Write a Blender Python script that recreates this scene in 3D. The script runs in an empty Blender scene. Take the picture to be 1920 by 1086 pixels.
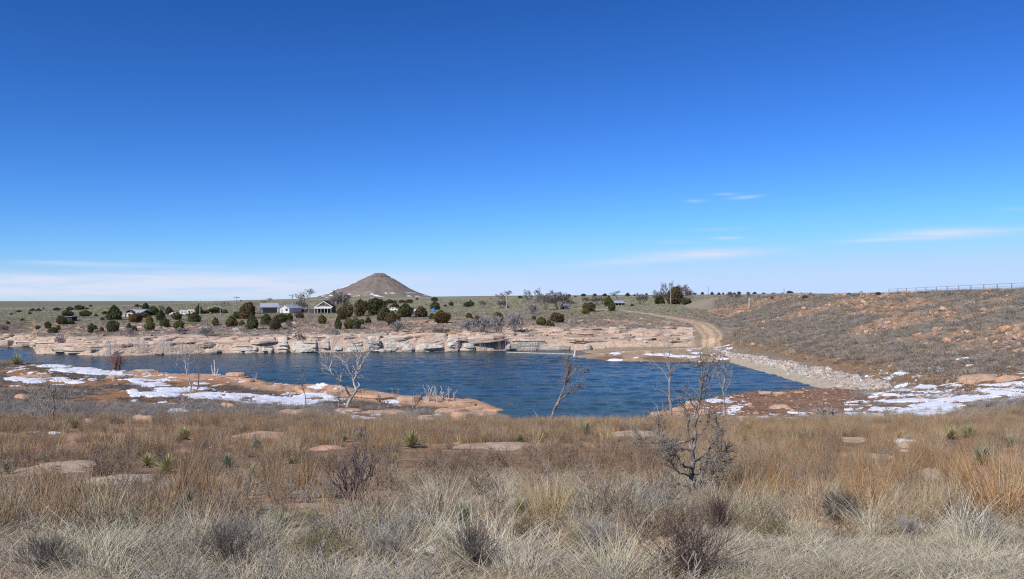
import bpy, math, random
import numpy as np

# ------------------------------------------------------------------ camera, sky, sun
SC = bpy.context.scene
F, CX, HY = 1600.0, 960.0, 562.0          # focal length in photo pixels, centre column, eye-level row
cam = bpy.data.objects.new('camera', bpy.data.cameras.new('camera'))
SC.collection.objects.link(cam)
cam.location = (0, 0, 0); cam.rotation_euler = (math.radians(90), 0, 0)
cam.data.sensor_width = 36; cam.data.lens = 36 * F / 1920
cam.data.shift_y = 19 / 1920
cam.data.clip_start = 0.1; cam.data.clip_end = 30000
SC.camera = cam

SUN_EL = math.radians(43)
SUN_AZ = math.atan2(-0.64, -0.77)         # from +Y towards +X: left and behind the camera
sd = (math.sin(SUN_AZ) * math.cos(SUN_EL), math.cos(SUN_AZ) * math.cos(SUN_EL), math.sin(SUN_EL))
sun = bpy.data.objects.new('sun', bpy.data.lights.new('sun', 'SUN'))
SC.collection.objects.link(sun)
sun.data.energy = 4.7; sun.data.angle = math.radians(0.53); sun.data.color = (1.0, 0.95, 0.88)
from mathutils import Vector
sun.rotation_euler = Vector(sd).to_track_quat('Z', 'Y').to_euler()

W = bpy.data.worlds.new('World'); SC.world = W; W.use_nodes = True
nt = W.node_tree; nt.nodes.clear()
def wn(t, **k):
    n = nt.nodes.new(t)
    for a, b in k.items(): setattr(n, a, b)
    return n
def wl(a, b): nt.links.new(a, b)
def wmath(op, a, b=None, c=None, clamp=False):
    n = wn('ShaderNodeMath', operation=op, use_clamp=clamp)
    for i, v in enumerate((a, b, c)):
        if v is None: continue
        if isinstance(v, (int, float)): n.inputs[i].default_value = v
        else: wl(v, n.inputs[i])
    return n.outputs[0]
sky = wn('ShaderNodeTexSky', sky_type='NISHITA', sun_disc=False, sun_elevation=SUN_EL, sun_rotation=SUN_AZ,
         altitude=1400, air_density=1.0, dust_density=0.0, ozone_density=3.0)
# the camera's contrast and daylight balance on the clear desert sky: a power curve per channel, same for the whole dome
def vmul(a, v, op='MULTIPLY'):
    n = wn('ShaderNodeVectorMath', operation=op); wl(a, n.inputs[0]); n.inputs[1].default_value = v; return n.outputs[0]
KS = 0.12
sp3 = wn('ShaderNodeSeparateXYZ'); wl(vmul(sky.outputs[0], (0.76 * KS, 0.89 * KS, 1.22 * KS)), sp3.inputs[0])
cm3 = wn('ShaderNodeCombineXYZ')
for i, (gm, gn, top) in enumerate(((1.75, 1.0, .52), (1.46, .955, .70), (1.45, .97, 1.02))):
    v = wmath('MULTIPLY', wmath('POWER', sp3.outputs[i], gm), gn); wl(wmath('SMOOTH_MIN', v, top, .25), cm3.inputs[i])
skyc = cm3.outputs[0]
skyc = vmul(skyc, (1 / KS, 1 / KS, 1 / KS))
tc = wn('ShaderNodeTexCoord'); sx = wn('ShaderNodeSeparateXYZ'); wl(tc.outputs['Generated'], sx.inputs[0])
az = wmath('ARCTAN2', sx.outputs[0], sx.outputs[1])
hl = wmath('SQRT', wmath('ADD', wmath('MULTIPLY', sx.outputs[0], sx.outputs[0]), wmath('MULTIPLY', sx.outputs[1], sx.outputs[1])))
el = wmath('ARCTAN2', sx.outputs[2], hl)
cb = wn('ShaderNodeCombineXYZ'); wl(wmath('MULTIPLY', az, 5.0), cb.inputs[0]); wl(wmath('MULTIPLY', el, 60.0), cb.inputs[1])
nz = wn('ShaderNodeTexNoise'); nz.inputs['Scale'].default_value = 1.6; nz.inputs['Detail'].default_value = 7; nz.inputs['Roughness'].default_value = 0.6
nz.inputs['Distortion'].default_value = 0.4
wl(cb.outputs[0], nz.inputs['Vector'])
# thin clouds: (azimuth, elevation, half width, half height, strength, slant)
CL = []
for (px, py, rx, ry, s, sl) in ((1310, 479, 105, 8, .95, -.03), (1175, 492, 120, 6, .45, -.07), (1770, 452, 95, 8, .9, -.005), (1640, 459, 60, 3, .4, -.03),
        (1900, 449, 40, 3, .4, 0), (1263, 456, 28, 2.5, .5, 0), (1362, 450, 28, 2.5, .5, 0), (1330, 434, 50, 3, .3, -.02), (1303, 381, 16, 3, .38, 0),
        (1395, 377, 28, 3, .38, -.05), (1360, 370, 20, 2, .35, 0), (1900, 416, 20, 3, .3, 0), (330, 527, 430, 14, .85, -.012), (60, 548, 500, 18, .7, -.02),
        (245, 503, 130, 4, .4, 0), (120, 500, 60, 3, .3, 0), (1250, 535, 600, 16, .16, 0), (700, 545, 350, 14, .25, 0), (900, 553, 1200, 9, .30, 0)):
    CL.append((math.atan((px - CX) / F), math.atan((HY - py) / F), rx / F, ry / F, s, sl))
cloud = None
nlo = wmath('MULTIPLY_ADD', nz.outputs[0], 4.2, -1.5, clamp=True)
for (a0, e0, wa, we, s, sl) in CL:
    da = wmath('SUBTRACT', az, a0)
    u = wmath('DIVIDE', da, wa)
    v = wmath('DIVIDE', wmath('SUBTRACT', wmath('SUBTRACT', el, e0), wmath('MULTIPLY', da, -sl)), we)
    g = wmath('EXPONENT', wmath('MULTIPLY', wmath('ADD', wmath('POWER', wmath('ABSOLUTE', u), 2.0), wmath('POWER', wmath('ABSOLUTE', v), 2.0)), -1.0))
    g = wmath('MULTIPLY', g, s)
    cloud = g if cloud is None else wmath('ADD', cloud, g)
cloud = wmath('MULTIPLY', cloud, wmath('MULTIPLY_ADD', nlo, 0.72, 0.42), clamp=True)
mx = wn('ShaderNodeMix', data_type='RGBA'); wl(cloud, mx.inputs['Factor']); wl(skyc, mx.inputs['A'])
mx.inputs['B'].default_value = (5.7, 6.35, 7.9, 1)
bg = wn('ShaderNodeBackground'); bg.inputs['Strength'].default_value = 0.12
wl(mx.outputs['Result'], bg.inputs['Color'])
wo = wn('ShaderNodeOutputWorld'); wl(bg.outputs[0], wo.inputs['Surface'])
SC.view_settings.view_transform = 'Standard'; SC.view_settings.look = 'None'
SC.cycles.use_denoising = False; SC.cycles.filter_width = 1.15
SC.view_settings.exposure = 0.0; SC.view_settings.gamma = 1.0; SC.view_settings.use_curve_mapping = False

# ------------------------------------------------------------------ helpers
R = random.Random(7)
RNG = np.random.default_rng(11)
COL = SC.collection

def _hash(ix, iy, iz, seed):
    h = (ix.astype(np.int64) * 374761393 + iy.astype(np.int64) * 668265263 + iz.astype(np.int64) * 2147483647 + seed * 974634777) & 0xffffffff
    h = ((h ^ (h >> 13)) * 1274126177) & 0xffffffff
    h = ((h ^ (h >> 16)) * 2246822519) & 0xffffffff
    return ((h ^ (h >> 15)) & 0xffffff) / float(0xffffff)
def vnoise(x, y, z=None, seed=0):
    x = np.asarray(x, float); y = np.asarray(y, float); z = np.zeros_like(x) if z is None else np.asarray(z, float)
    x, y, z = np.broadcast_arrays(x, y, z)
    ix, iy, iz = np.floor(x), np.floor(y), np.floor(z)
    fx, fy, fz = x - ix, y - iy, z - iz
    fx, fy, fz = (f * f * (3 - 2 * f) for f in (fx, fy, fz))
    out = 0
    for a in (0, 1):
        for b in (0, 1):
            for c in (0, 1):
                out = out + _hash(ix + a, iy + b, iz + c, seed) * (fx if a else 1 - fx) * (fy if b else 1 - fy) * (fz if c else 1 - fz)
    return out * 2 - 1
def fbm(x, y, z=None, o=4, seed=0, r=0.5):
    a, s, t = 1.0, 0, 0
    for i in range(o):
        k = 2.03 ** i
        s = s + a * vnoise(np.asarray(x) * k, np.asarray(y) * k, None if z is None else np.asarray(z) * k, seed + i * 17); t += a; a *= r
    return s / t
def sstep(a, b, x):
    t = np.clip((np.asarray(x, float) - a) / (b - a), 0, 1); return t * t * (3 - 2 * t)

def make_mesh(name, V, Fc, mat=None, smooth=False, col=None, midx=None):
    V = np.asarray(V, np.float32).reshape(-1, 3); Fc = np.asarray(Fc, np.int32)
    me = bpy.data.meshes.new(name); k = Fc.shape[1]
    me.vertices.add(len(V)); me.vertices.foreach_set('co', V.ravel())
    me.loops.add(Fc.size); me.loops.foreach_set('vertex_index', Fc.ravel())
    me.polygons.add(len(Fc)); me.polygons.foreach_set('loop_start', np.arange(0, Fc.size, k, dtype=np.int32))
    me.polygons.foreach_set('use_smooth', np.full(len(Fc), bool(smooth)))
    mats = mat if isinstance(mat, (list, tuple)) else [mat]
    for m in mats:
        if m: me.materials.append(m)
    if midx is not None: me.polygons.foreach_set('material_index', np.asarray(midx, np.int32))
    me.update(calc_edges=True)
    if col is not None:
        at = me.color_attributes.new('gcol', 'FLOAT_COLOR', 'POINT')
        c = np.ones((len(V), 4), np.float32); c[:, :3] = col; at.data.foreach_set('color', c.ravel())
    return me
def link(name, data, parent=None, loc=None, rot=None, scale=None, label=None, cat=None, group=None, kind=None):
    o = bpy.data.objects.new(name, data); COL.objects.link(o)
    if parent: o.parent = parent
    if loc is not None: o.location = [float(c) for c in loc]
    if rot is not None: o.rotation_euler = rot
    if scale is not None: o.scale = scale if hasattr(scale, '__len__') else (scale,) * 3
    if label: o['label'] = label
    if cat: o['category'] = cat
    if group: o['group'] = group
    if kind: o['kind'] = kind
    return o

# materials
def mat(name, base, rough=0.9, var=0.0, scale=5.0, bump=0.0, bscale=20.0, attr=False, inst=0.0, spec=0.2, base2=None, detail=5, coord='Object', patch=0.0, trans=0.0, metal=0.0):
    m = bpy.data.materials.new(name); m.use_nodes = True; n = m.node_tree; N = n.nodes; L = n.links
    b = N['Principled BSDF']; b.inputs['Roughness'].default_value = rough; b.inputs['Specular IOR Level'].default_value = spec; b.inputs['Metallic'].default_value = metal
    t = N.new('ShaderNodeTexCoord'); geo = N.new('ShaderNodeNewGeometry')
    vec = t.outputs['Object'] if coord == 'Object' else geo.outputs['Position']
    if attr:
        c = N.new('ShaderNodeAttribute'); c.attribute_name = 'gcol'; cur = c.outputs['Color']
    else:
        c = N.new('ShaderNodeRGB'); c.outputs[0].default_value = (*base, 1); cur = c.outputs[0]
    def noise(sc, det=detail, rg=0.6, v=vec):
        z = N.new('ShaderNodeTexNoise'); z.inputs['Scale'].default_value = sc; z.inputs['Detail'].default_value = det; z.inputs['Roughness'].default_value = rg
        L.new(v, z.inputs['Vector']); return z.outputs[0]
    def rng(x, a, c2, lo=0.3, hi=0.7):
        r = N.new('ShaderNodeMapRange'); r.inputs[1].default_value = lo; r.inputs[2].default_value = hi; r.inputs[3].default_value = a; r.inputs[4].default_value = c2
        L.new(x, r.inputs[0]); return r.outputs[0]
    def mulv(cur, f):
        v = N.new('ShaderNodeVectorMath'); v.operation = 'SCALE'; L.new(cur, v.inputs[0]); L.new(f, v.inputs['Scale']); return v.outputs[0]
    if base2 is not None:
        x = N.new('ShaderNodeMix'); x.data_type = 'RGBA'; L.new(rng(noise(scale * 0.6), 0, 1, .42, .58), x.inputs['Factor']); L.new(cur, x.inputs['A']); x.inputs['B'].default_value = (*base2, 1); cur = x.outputs['Result']
    if var: cur = mulv(cur, rng(noise(scale), 1 - var, 1 + var))
    if patch: cur = mulv(cur, rng(noise(0.35, 3, .5, geo.outputs['Position']), 1 - patch, 1 + patch))
    if inst:
        oi = N.new('ShaderNodeObjectInfo'); cur = mulv(cur, rng(oi.outputs['Random'], 1 - inst, 1 + inst, 0, 1))
        hs = N.new('ShaderNodeHueSaturation'); w = N.new('ShaderNodeTexWhiteNoise'); w.noise_dimensions = '1D'; L.new(oi.outputs['Random'], w.inputs['W'])
        L.new(rng(w.outputs['Value'], 1 - inst * 0.8, 1 + inst * 0.5, 0, 1), hs.inputs['Saturation']); L.new(cur, hs.inputs['Color']); cur = hs.outputs[0]
    L.new(cur, b.inputs['Base Color'])
    if bump:
        bp = N.new('ShaderNodeBump'); bp.inputs['Strength'].default_value = 1.0; bp.inputs['Distance'].default_value = bump
        L.new(noise(bscale, 6, .65), bp.inputs['Height']); L.new(bp.outputs[0], b.inputs['Normal'])
    return m

# ------------------------------------------------------------------ terrain function (metres, eye at z = 0, water at z = -10)
WZ = -10.0
NY = np.array([-60, 3, 5.2, 8.5, 15, 25, 35, 45, 55, 65, 75, 85, 95, 110.])
n0 = [-1.5, -1.62, -1.72, -2.06, -2.9, -4.0, -5.1]
NCOL = [(-700, n0 + [-5.7, -6.3, -6.7, -7.0, -7.2, -7.3, -7.5]), (0, n0 + [-5.8, -6.4, -6.9, -7.2, -7.35, -7.4, -7.5]),
        (240, n0 + [-5.85, -6.5, -7.0, -7.35, -7.5, -7.6, -7.8]), (420, n0 + [-5.9, -6.6, -7.2, -7.6, -7.85, -8.0, -8.2]),
        (650, n0 + [-6.0, -6.9, -7.8, -8.35, -8.6, -8.8, -9.0]), (800, n0 + [-6.1, -7.1, -8.1, -8.9, -9.1, -9.3, -9.4]),
        (900, n0 + [-6.2, -7.4, -8.6, -9.2, -9.3, -9.5, -9.6]), (948, n0 + [-6.4, -7.8, -9.1, -9.5, -9.8, -10, -10]),
        (962, n0 + [-7.4, -10.3, -12, -13, -13, -13, -13]), (1195, n0 + [-7.4, -10.3, -12, -13, -13, -13, -13]),
        (1212, n0 + [-7.0, -8.4, -9.2, -9.6, -9.8, -10, -10]), (1300, n0 + [-6.6, -7.9, -8.7, -9.2, -9.5, -9.7, -10]),
        (1450, n0 + [-6.5, -7.7, -8.5, -9.05, -9.5, -9.8, -10]), (1600, n0 + [-6.3, -7.3, -8.0, -8.5, -9.2, -9.6, -9.8]),
        (1750, n0 + [-6.0, -6.75, -7.3, -7.8, -8.3, -8.6, -9]), (1920, n0 + [-5.6, -6.0, -6.2, -6.3, -6.5, -6.8, -7]),
        (2700, n0 + [-5.6, -6.0, -6.2, -6.3, -6.5, -6.8, -7])]
NPX = np.array([c[0] for c in NCOL], float); NZ = np.array([c[1] for c in NCOL])
SPX = [-700, 0, 60, 130, 230, 330, 420, 500, 560, 620, 680, 740, 800, 850, 900, 942, 952, 962, 1195, 1205, 1212, 1250, 1300, 1340, 1400, 1560, 1600, 1650, 2700]
SY = [112, 109, 102, 96, 93.5, 91, 90, 83, 82, 80, 79, 77, 75, 75, 72.5, 70.5, 60, 45, 45, 55, 68, 72, 77, 84, 90, 93, 97, 200, 200]
# far side: shore distance, rows of the face top, the slab top, then of fixed distances
FYK = np.array([190, 205, 225, 250, 300, 400, 600, 1000, 1800.])
FC = [(-700, 187, 640, 632, [628, 620, 610, 602, 594, 588, 584, 582, 581]), (0, 182, 640, 632, [629, 620, 610, 601, 593, 587, 583, 580.5, 579]),
      (60, 180, 640, 631, [627, 618, 608, 599, 591, 586, 582, 579.5, 577.5]), (68, 157, 652, 632, [617, 609, 601, 595, 589, 585, 581, 579, 577]),
      (200, 151, 652, 632, [615, 607, 600, 594, 588, 583, 578, 575.5, 573.5]), (400, 159, 644, 628, [613, 606, 598, 590, 583, 575, 570, 567, 564.5]),
      (560, 161, 638, 624, [612, 603, 594, 586, 578, 571, 567, 563.5, 560.5]), (800, 164, 633, 624, [612, 602, 593, 585, 577, 570, 565, 560, 556.5]),
      (960, 168, 634, 623, [612, 603, 594, 586, 578, 570, 564, 558.5, 554.5]), (1200, 169, 641, 618, [608, 600, 592, 583, 574, 566, 561, 556, 553]),
      (1290, 171, 642, 622, [608, 600, 592, 583, 574, 566, 561, 556, 552.5]), (1335, 166, 633, 620, [606, 599, 590, 581, 572, 564, 560, 555.5, 552]),
      (2700, 166, 633, 620, [606, 599, 590, 581, 572, 564, 560, 555.5, 552])]
FPX = np.array([c[0] for c in FC], float); FYF = np.array([c[1] for c in FC], float)
FT = np.array([[c[2], c[3]] + c[4] for c in FC], float)
SPIT = np.array([(10.9, 151), (12.5, 145), (17, 138.5), (25, 136.5), (35, 136.5), (60, 136.5), (60, 176), (38, 176), (17, 172), (13.5, 163), (15, 157)])
TRACK = np.array([(8, 330), (20, 290), (33, 255), (38.5, 228), (41.5, 205), (42, 188), (40.5, 172), (37, 160), (32, 154.5), (26, 154), (20, 155), (13.5, 154)])

def bilin(px, y, P, K, T):
    px = np.clip(px, P[0], P[-1]); i = np.clip(np.searchsorted(P, px) - 1, 0, len(P) - 2); a = (px - P[i]) / (P[i + 1] - P[i])
    y = np.clip(y, K[0], K[-1]); j = np.clip(np.searchsorted(K, y) - 1, 0, len(K) - 2); b = (y - K[j]) / (K[j + 1] - K[j])
    return (T[i, j] * (1 - a) + T[i + 1, j] * a) * (1 - b) + (T[i, j + 1] * (1 - a) + T[i + 1, j + 1] * a) * b
def seg_dist(x, y, P, closed=False):
    d = np.full(np.shape(x), 1e9)
    Q = list(P) + ([P[0]] if closed else [])
    for (ax, ay), (bx, by) in zip(Q[:-1], Q[1:]):
        L2 = (bx - ax) ** 2 + (by - ay) ** 2
        t = np.clip(((x - ax) * (bx - ax) + (y - ay) * (by - ay)) / L2, 0, 1)
        d = np.minimum(d, np.hypot(x - ax - t * (bx - ax), y - ay - t * (by - ay)))
    return d
def inside(x, y, P):
    c = np.zeros(np.shape(x), bool); Q = list(P) + [P[0]]
    for (ax, ay), (bx, by) in zip(Q[:-1], Q[1:]):
        if ay == by: continue
        c ^= ((ay > y) != (by > y)) & (x < (bx - ax) * (y - ay) / (by - ay) + ax)
    return c
def px_of(x, y): return CX + F * x / np.maximum(y, 3.0)
def crest_z(y): return np.interp(y, [100, 130, 165, 300], [1.5, 1.3, 1.0, 1.0])
def shore_near(px): return np.interp(px, SPX, SY)
def terrain(x, y, parts=False):
    x = np.asarray(x, float); y = np.asarray(y, float)
    px = px_of(x, y)
    pj = px + 7 * fbm(y * 0.25, x * 0.02 + 3, o=2, seed=5)
    ys = shore_near(pj) + 1.6 * fbm(x * 0.14, y * 0.03, o=3, seed=3)
    near = bilin(px, y, NPX, NY, NZ)
    near = near + 0.12 * fbm(x * 0.5, y * 0.5, o=3, seed=21) * sstep(6, 20, y) + 0.035 * fbm(x * 2.2, y * 2.2, o=3, seed=22) + 0.25 * fbm(x * 0.12, y * 0.12, o=2, seed=23) * sstep(30, 60, y)
    near = near + .55 * np.exp(-((ys - y - 4.5) / 3.6) ** 2) * sstep(430, 620, px) * sstep(955, 925, px) * (1 + .8 * fbm(x * .3, y * .3, o=3, seed=77))
    near = near - np.clip(y - ys, 0, None) * 1.6
    near = np.maximum(near, -14)
    # far bank
    yf = np.interp(px, FPX, FYF) + 1.2 * fbm(x * 0.12, x * 0 + 2.2, o=3, seed=9)
    q = y - yf
    i = np.clip(np.searchsorted(FPX, np.clip(px, FPX[0], FPX[-1])) - 1, 0, len(FPX) - 2)
    a = (np.clip(px, FPX[0], FPX[-1]) - FPX[i]) / (FPX[i + 1] - FPX[i])
    row = [FT[i, k] * (1 - a) + FT[i + 1, k] * a for k in range(FT.shape[1])]
    zk = [(HY - row[0]) / F * (yf + 2), (HY - row[1]) / F * (yf + 11)] + [(HY - row[2 + k]) / F * FYK[k] for k in range(len(FYK))]
    yk = [yf + 2, yf + 11] + [np.full(np.shape(y), v) for v in FYK]
    far = WZ - 0.3 + (zk[0] - WZ + 0.3) * np.clip(q / 2, 0, 1)
    for k in range(len(zk) - 1):
        t = np.clip((y - yk[k]) / (yk[k + 1] - yk[k]), 0, 1)
        far = np.where(y > yk[k], zk[k] * (1 - t) + zk[k + 1] * t, far)
    far = far + (0.30 * fbm(x * 0.1, y * 0.16, o=3, seed=31) + 0.22 * fbm(x * 0.4, y * 0.8, o=3, seed=33) * sstep(60, 0, q)) * sstep(2, 10, q) * sstep(1500, 300, y)
    far = np.where(y > 1800, far - (y - 1800) * 0.012, far)
    far = np.where(q < 0, WZ - 0.3 + q * 1.5, far); far = np.maximum(far, -14)
    # spit with the track's end
    ins = inside(x, y, SPIT); dd = seg_dist(x, y, SPIT, True) + 0.4 * fbm(x * .5, y * .5, o=2, seed=8)
    sp = np.where(ins, WZ + 0.02 + 0.3 * (1 - np.exp(-np.clip(dd, 0, None) / 1.5)) + 0.055 * np.clip(dd, 0, 16), WZ - 0.1 - 0.5 * np.clip(dd, 0, 8)) + 0.06 * fbm(x * .6, y * .6, o=3, seed=88)
    # embankment of the dam
    sl = WZ + (x - 35) * 0.323 + 0.22 * fbm(x * 0.3, y * 0.3, o=3, seed=41) * sstep(0, 3, x - 36)
    cz = crest_z(y)
    dam = np.minimum(sl, cz + 0.0 * x)
    dam = np.where(x > 79, cz - (x - 79) * 0.35, dam)
    dam = np.where(y < 60, dam - (60 - y) * 0.15, dam); dam = np.maximum(dam, -14)
    dam = np.where(y > 290, dam - (y - 290) * 0.05, dam)
    z = np.maximum(np.maximum(near, far), np.maximum(sp, dam))
    td = seg_dist(x, y, TRACK)
    tw = sstep(3.2, 1.4, td)
    z = z - 0.10 * tw * (1 - 0.6 * sstep(0.45, 0.1, td)) - 0.06 * np.exp(-((td - 0.85) / 0.25) ** 2)
    if parts: return z, near, far, sp, dam, td, ys, q, px
    return z
YM = np.concatenate([np.arange(4, 60, .05), np.arange(60, 330, .1), np.geomspace(330, 2300, 500)])
def ground(px, py, lo=4.0, hi=2300):
    """first point of the ground seen along the photo's column px at row py"""
    Y = YM[(YM >= lo) & (YM <= hi)]; X = (px - CX) / F * Y
    z = terrain(X, Y); r = HY - F * z / Y
    k = np.argmax(r <= py)
    if r[k] > py: k = len(Y) - 1 if hi < 2300 else np.argmin(r)
    if py > 674 and (px < 950 or 1210 < px < 1600) and Y[k] > shore_near(px) - .6:      # on the near bank, not under the water
        k = np.argmin(np.abs(Y - (shore_near(px) - 1.2)))
    return np.array([X[k], Y[k], z[k]])
def gz(x, y): return float(terrain(np.array([x]), np.array([y]))[0])

# ------------------------------------------------------------------ ground sheet
cols = np.concatenate([np.arange(-700, -40, 12), np.arange(-40, 1960, 3.0), np.arange(1960, 2620, 12)])
rows = np.concatenate([[-60, -40, -20, -8, -2, 1, 2.2], np.geomspace(3, 60, 190), np.arange(60.4, 100, .4), np.arange(100.6, 136, .7), np.arange(136.4, 186, .35),
                       np.geomspace(187, 330, 110), np.geomspace(335, 2400, 90), [2800, 3500, 5000, 8000]])
PXg, Yg = np.meshgrid(cols, rows)
Xg = (PXg - CX) / F * np.sqrt(Yg ** 2 + np.where(Yg < 40, 14.0 * sstep(40, 8, Yg), 0) ** 2)
Zg, nearg, farg, spg, damg, tdg, ysg, qg, pxg = terrain(Xg, Yg, True)
def lerp(a, b, t): t = t[..., None]; return a * (1 - t) + np.asarray(b, float) * t
x, y = Xg, Yg
n1 = fbm(x * .8, y * .8, o=4, seed=51); n2 = fbm(x * .25, y * .25, o=4, seed=52); n3 = fbm(x * 3, y * 3, o=3, seed=53); n4 = fbm(x * .06, y * .09, o=4, seed=54)
C = np.zeros(x.shape + (3,)) + np.array([.34, .28, .19])
C = lerp(C, (.50, .31, .20), sstep(.0, .25, n1 + .3 * n3))
C = lerp(C, (.27, .18, .11), sstep(7, 13, y))
C = lerp(C, (.33, .20, .12), sstep(7, 13, y) * sstep(.05, .3, n1))
left = sstep(36, 46, y) * (pxg < 1000)
C = lerp(C, (.20, .15, .11), left)
C = lerp(C, (.34, .17, .08), left * sstep(.02, .28, n2))
shore = sstep(15, 5, ysg - y + 6 * n2) * sstep(40, 60, y) * (pxg < 952) * sstep(200, 260, pxg)
C = lerp(C, (.50, .31, .19), shore)
right = sstep(38, 48, y) * sstep(1180, 1230, pxg) * (y < 140)
C = lerp(C, (.25, .14, .08), right)
C = lerp(C, (.31, .165, .105), right * sstep(-.1, .3, n1))
C = lerp(C, (.24, .19, .14), right * sstep(1580, 1720, pxg) * sstep(-.2, .2, n2))
# pale bare rock strips in the meadow
for (p0, p1, r0, w) in ((-60, 270, 820, 13), (200, 430, 806, 8), (800, 1130, 836, 5), (1150, 1260, 814, 5), (590, 640, 840, 4), (420, 540, 820, 8)):
    rr = HY - F * Zg / np.maximum(y, 3); m = np.exp(-((rr - r0 - 6 * n4) / w) ** 2) * sstep(p0 - 20, p0 + 20, pxg) * sstep(p1 + 20, p1 - 20, pxg) * (y > 5) * (y < 60)
    C = lerp(C, (.47, .29, .17), sstep(.3, .6, m))
isfar = (farg >= np.maximum(np.maximum(nearg, spg), damg) - .02) & (y > 140)
FCc = np.zeros_like(C) + np.array([.48, .36, .27])
FCc = lerp(FCc, (.27, .23, .18), sstep(-.25, .05, n2 + .4 * n1) * sstep(5, 9, qg))
FCc = lerp(FCc, (.30, .22, .15), sstep(14, 30, qg))
FCc = lerp(FCc, (.46, .31, .20), sstep(12, 24, qg) * sstep(.12, .26, n4 + .5 * n2) * sstep(75, 45, qg))
FCc = lerp(FCc, (.30, .265, .19), sstep(35, 80, qg))
FCc = lerp(FCc, (.31, .285, .18), sstep(90, 130, qg))
FCc = lerp(FCc, (.25, .245, .14), sstep(90, 130, qg) * sstep(0, .3, fbm(x * .01, y * .006, o=3, seed=66)))
FCc = lerp(FCc, (.17, .15, .11), sstep(1100, 1700, y) * .8)
FCc = lerp(FCc, (.27, .225, .17), sstep(1285, 1310, pxg))
FCc = lerp(FCc, (.30, .19, .13), sstep(80, 20, pxg) * sstep(12, 20, qg) * sstep(60, 35, qg))
C[isfar] = FCc[isfar]
isp = (spg >= np.maximum(np.maximum(nearg, farg), damg)) & (y > 120)
Sp = np.zeros_like(C) + np.array([.21, .14, .09]); Sp = lerp(Sp, (.40, .28, .18), sstep(-.05, .25, n2)); Sp = lerp(Sp, (.36, .27, .18), sstep(142, 147, y)); C[isp] = Sp[isp]
isd = (damg >= np.maximum(np.maximum(nearg, farg), spg)) & (y > 50)
sdist = (x - 35) / 35
Dm = np.zeros_like(C) + np.array([.24, .205, .165])
st = fbm((x + y * .35) * .10, (y - x * .2) * .07, o=4, seed=71)
Dm = lerp(Dm, (.42, .26, .16), sstep(.0, .22, st) * sstep(.35, .6, sdist) * .6); Dm = lerp(Dm, (.25, .17, .11), sstep(.1, .3, n2) * sstep(.5, .3, sdist))
Dm = lerp(Dm, (.24, .16, .10), sstep(.26, .20, sdist) * sstep(.1, .16, sdist))
Dm = lerp(Dm, (.27, .225, .17), sstep(68, 71, x)); Dm = lerp(Dm, (.29, .255, .18), sstep(240, 290, y)); C[isd] = Dm[isd]
C = lerp(C, (.21, .17, .12), sstep(4.2, 2.8, tdg) * .5)
C = lerp(C, (.50, .37, .24), sstep(2.3, 1.5, tdg)); C = lerp(C, (.27, .19, .12), sstep(2.3, 1.5, tdg) * .75 * np.exp(-((tdg - 1.0) / .35) ** 2))
C = C * (1 + .13 * n3[..., None])
nr, nc = Xg.shape
idx = np.arange(nr * nc).reshape(nr, nc)
Q = np.stack([idx[:-1, :-1], idx[:-1, 1:], idx[1:, 1:], idx[1:, :-1]], -1).reshape(-1, 4)
M_ground = mat('ground_earth', (.3, .2, .1), .95, var=.30, scale=1.7, bump=.10, bscale=5.0, attr=True, coord='Position', detail=9)
link('ground', make_mesh('ground', np.stack([Xg, Yg, Zg], -1), Q, M_ground, True, C.reshape(-1, 3)), kind='structure',
     label='rolling dry ground running from the meadow round the lake to the plain')

# ------------------------------------------------------------------ water
def water_mat():
    m = bpy.data.materials.new('lake_water'); m.use_nodes = True; N = m.node_tree.nodes; L = m.node_tree.links
    b = N['Principled BSDF']; b.inputs['Base Color'].default_value = (.032, .062, .066, 1); b.inputs['Roughness'].default_value = .16; b.inputs['IOR'].default_value = 1.33
    g = N.new('ShaderNodeNewGeometry'); mp = N.new('ShaderNodeMapping'); mp.inputs['Scale'].default_value = (.35, 1.0, 1); mp.inputs['Rotation'].default_value = (0, 0, .12); L.new(g.outputs['Position'], mp.inputs['Vector'])
    def nz(sc, d, r): 
        z = N.new('ShaderNodeTexNoise'); z.inputs['Scale'].default_value = sc; z.inputs['Detail'].default_value = d; z.inputs['Roughness'].default_value = r; L.new(mp.outputs[0], z.inputs['Vector']); return z.outputs[0]
    gust = nz(.05, 3, .5)
    r = N.new('ShaderNodeMapRange'); r.inputs[1].default_value = .35; r.inputs[2].default_value = .62; r.inputs[3].default_value = .25; r.inputs[4].default_value = 1.0; L.new(gust, r.inputs[0])
    bp = N.new('ShaderNodeBump'); bp.inputs['Distance'].default_value = .5; L.new(r.outputs[0], bp.inputs['Strength']); L.new(nz(.8, 6, .72), bp.inputs['Height'])
    L.new(bp.outputs[0], b.inputs['Normal'])
    return m
wp = np.concatenate([np.arange(-260, -10, 12), np.arange(-10, 1660, 3.5)]); wy = np.arange(36, 200, .42)
A, B = np.meshgrid(wp, wy); A = (A - CX) / F * B
gust = .40 + .75 * sstep(-.25, .3, fbm(A * .012, B * .03, o=3, seed=601))
wz = WZ + gust * (.085 * fbm(A * .22 + B * .05, B * .52, o=3, seed=602) + .075 * fbm(A * .6, B * 1.15, o=2, seed=603))
idw = np.arange(A.size).reshape(A.shape)
link('water', make_mesh('water', np.stack([A, B, wz], -1), np.stack([idw[:-1, :-1], idw[:-1, 1:], idw[1:, 1:], idw[1:, :-1]], -1).reshape(-1, 4), water_mat(), True), kind='structure', label='rippled deep blue lake between the ledges and the pale cliffs')

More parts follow.
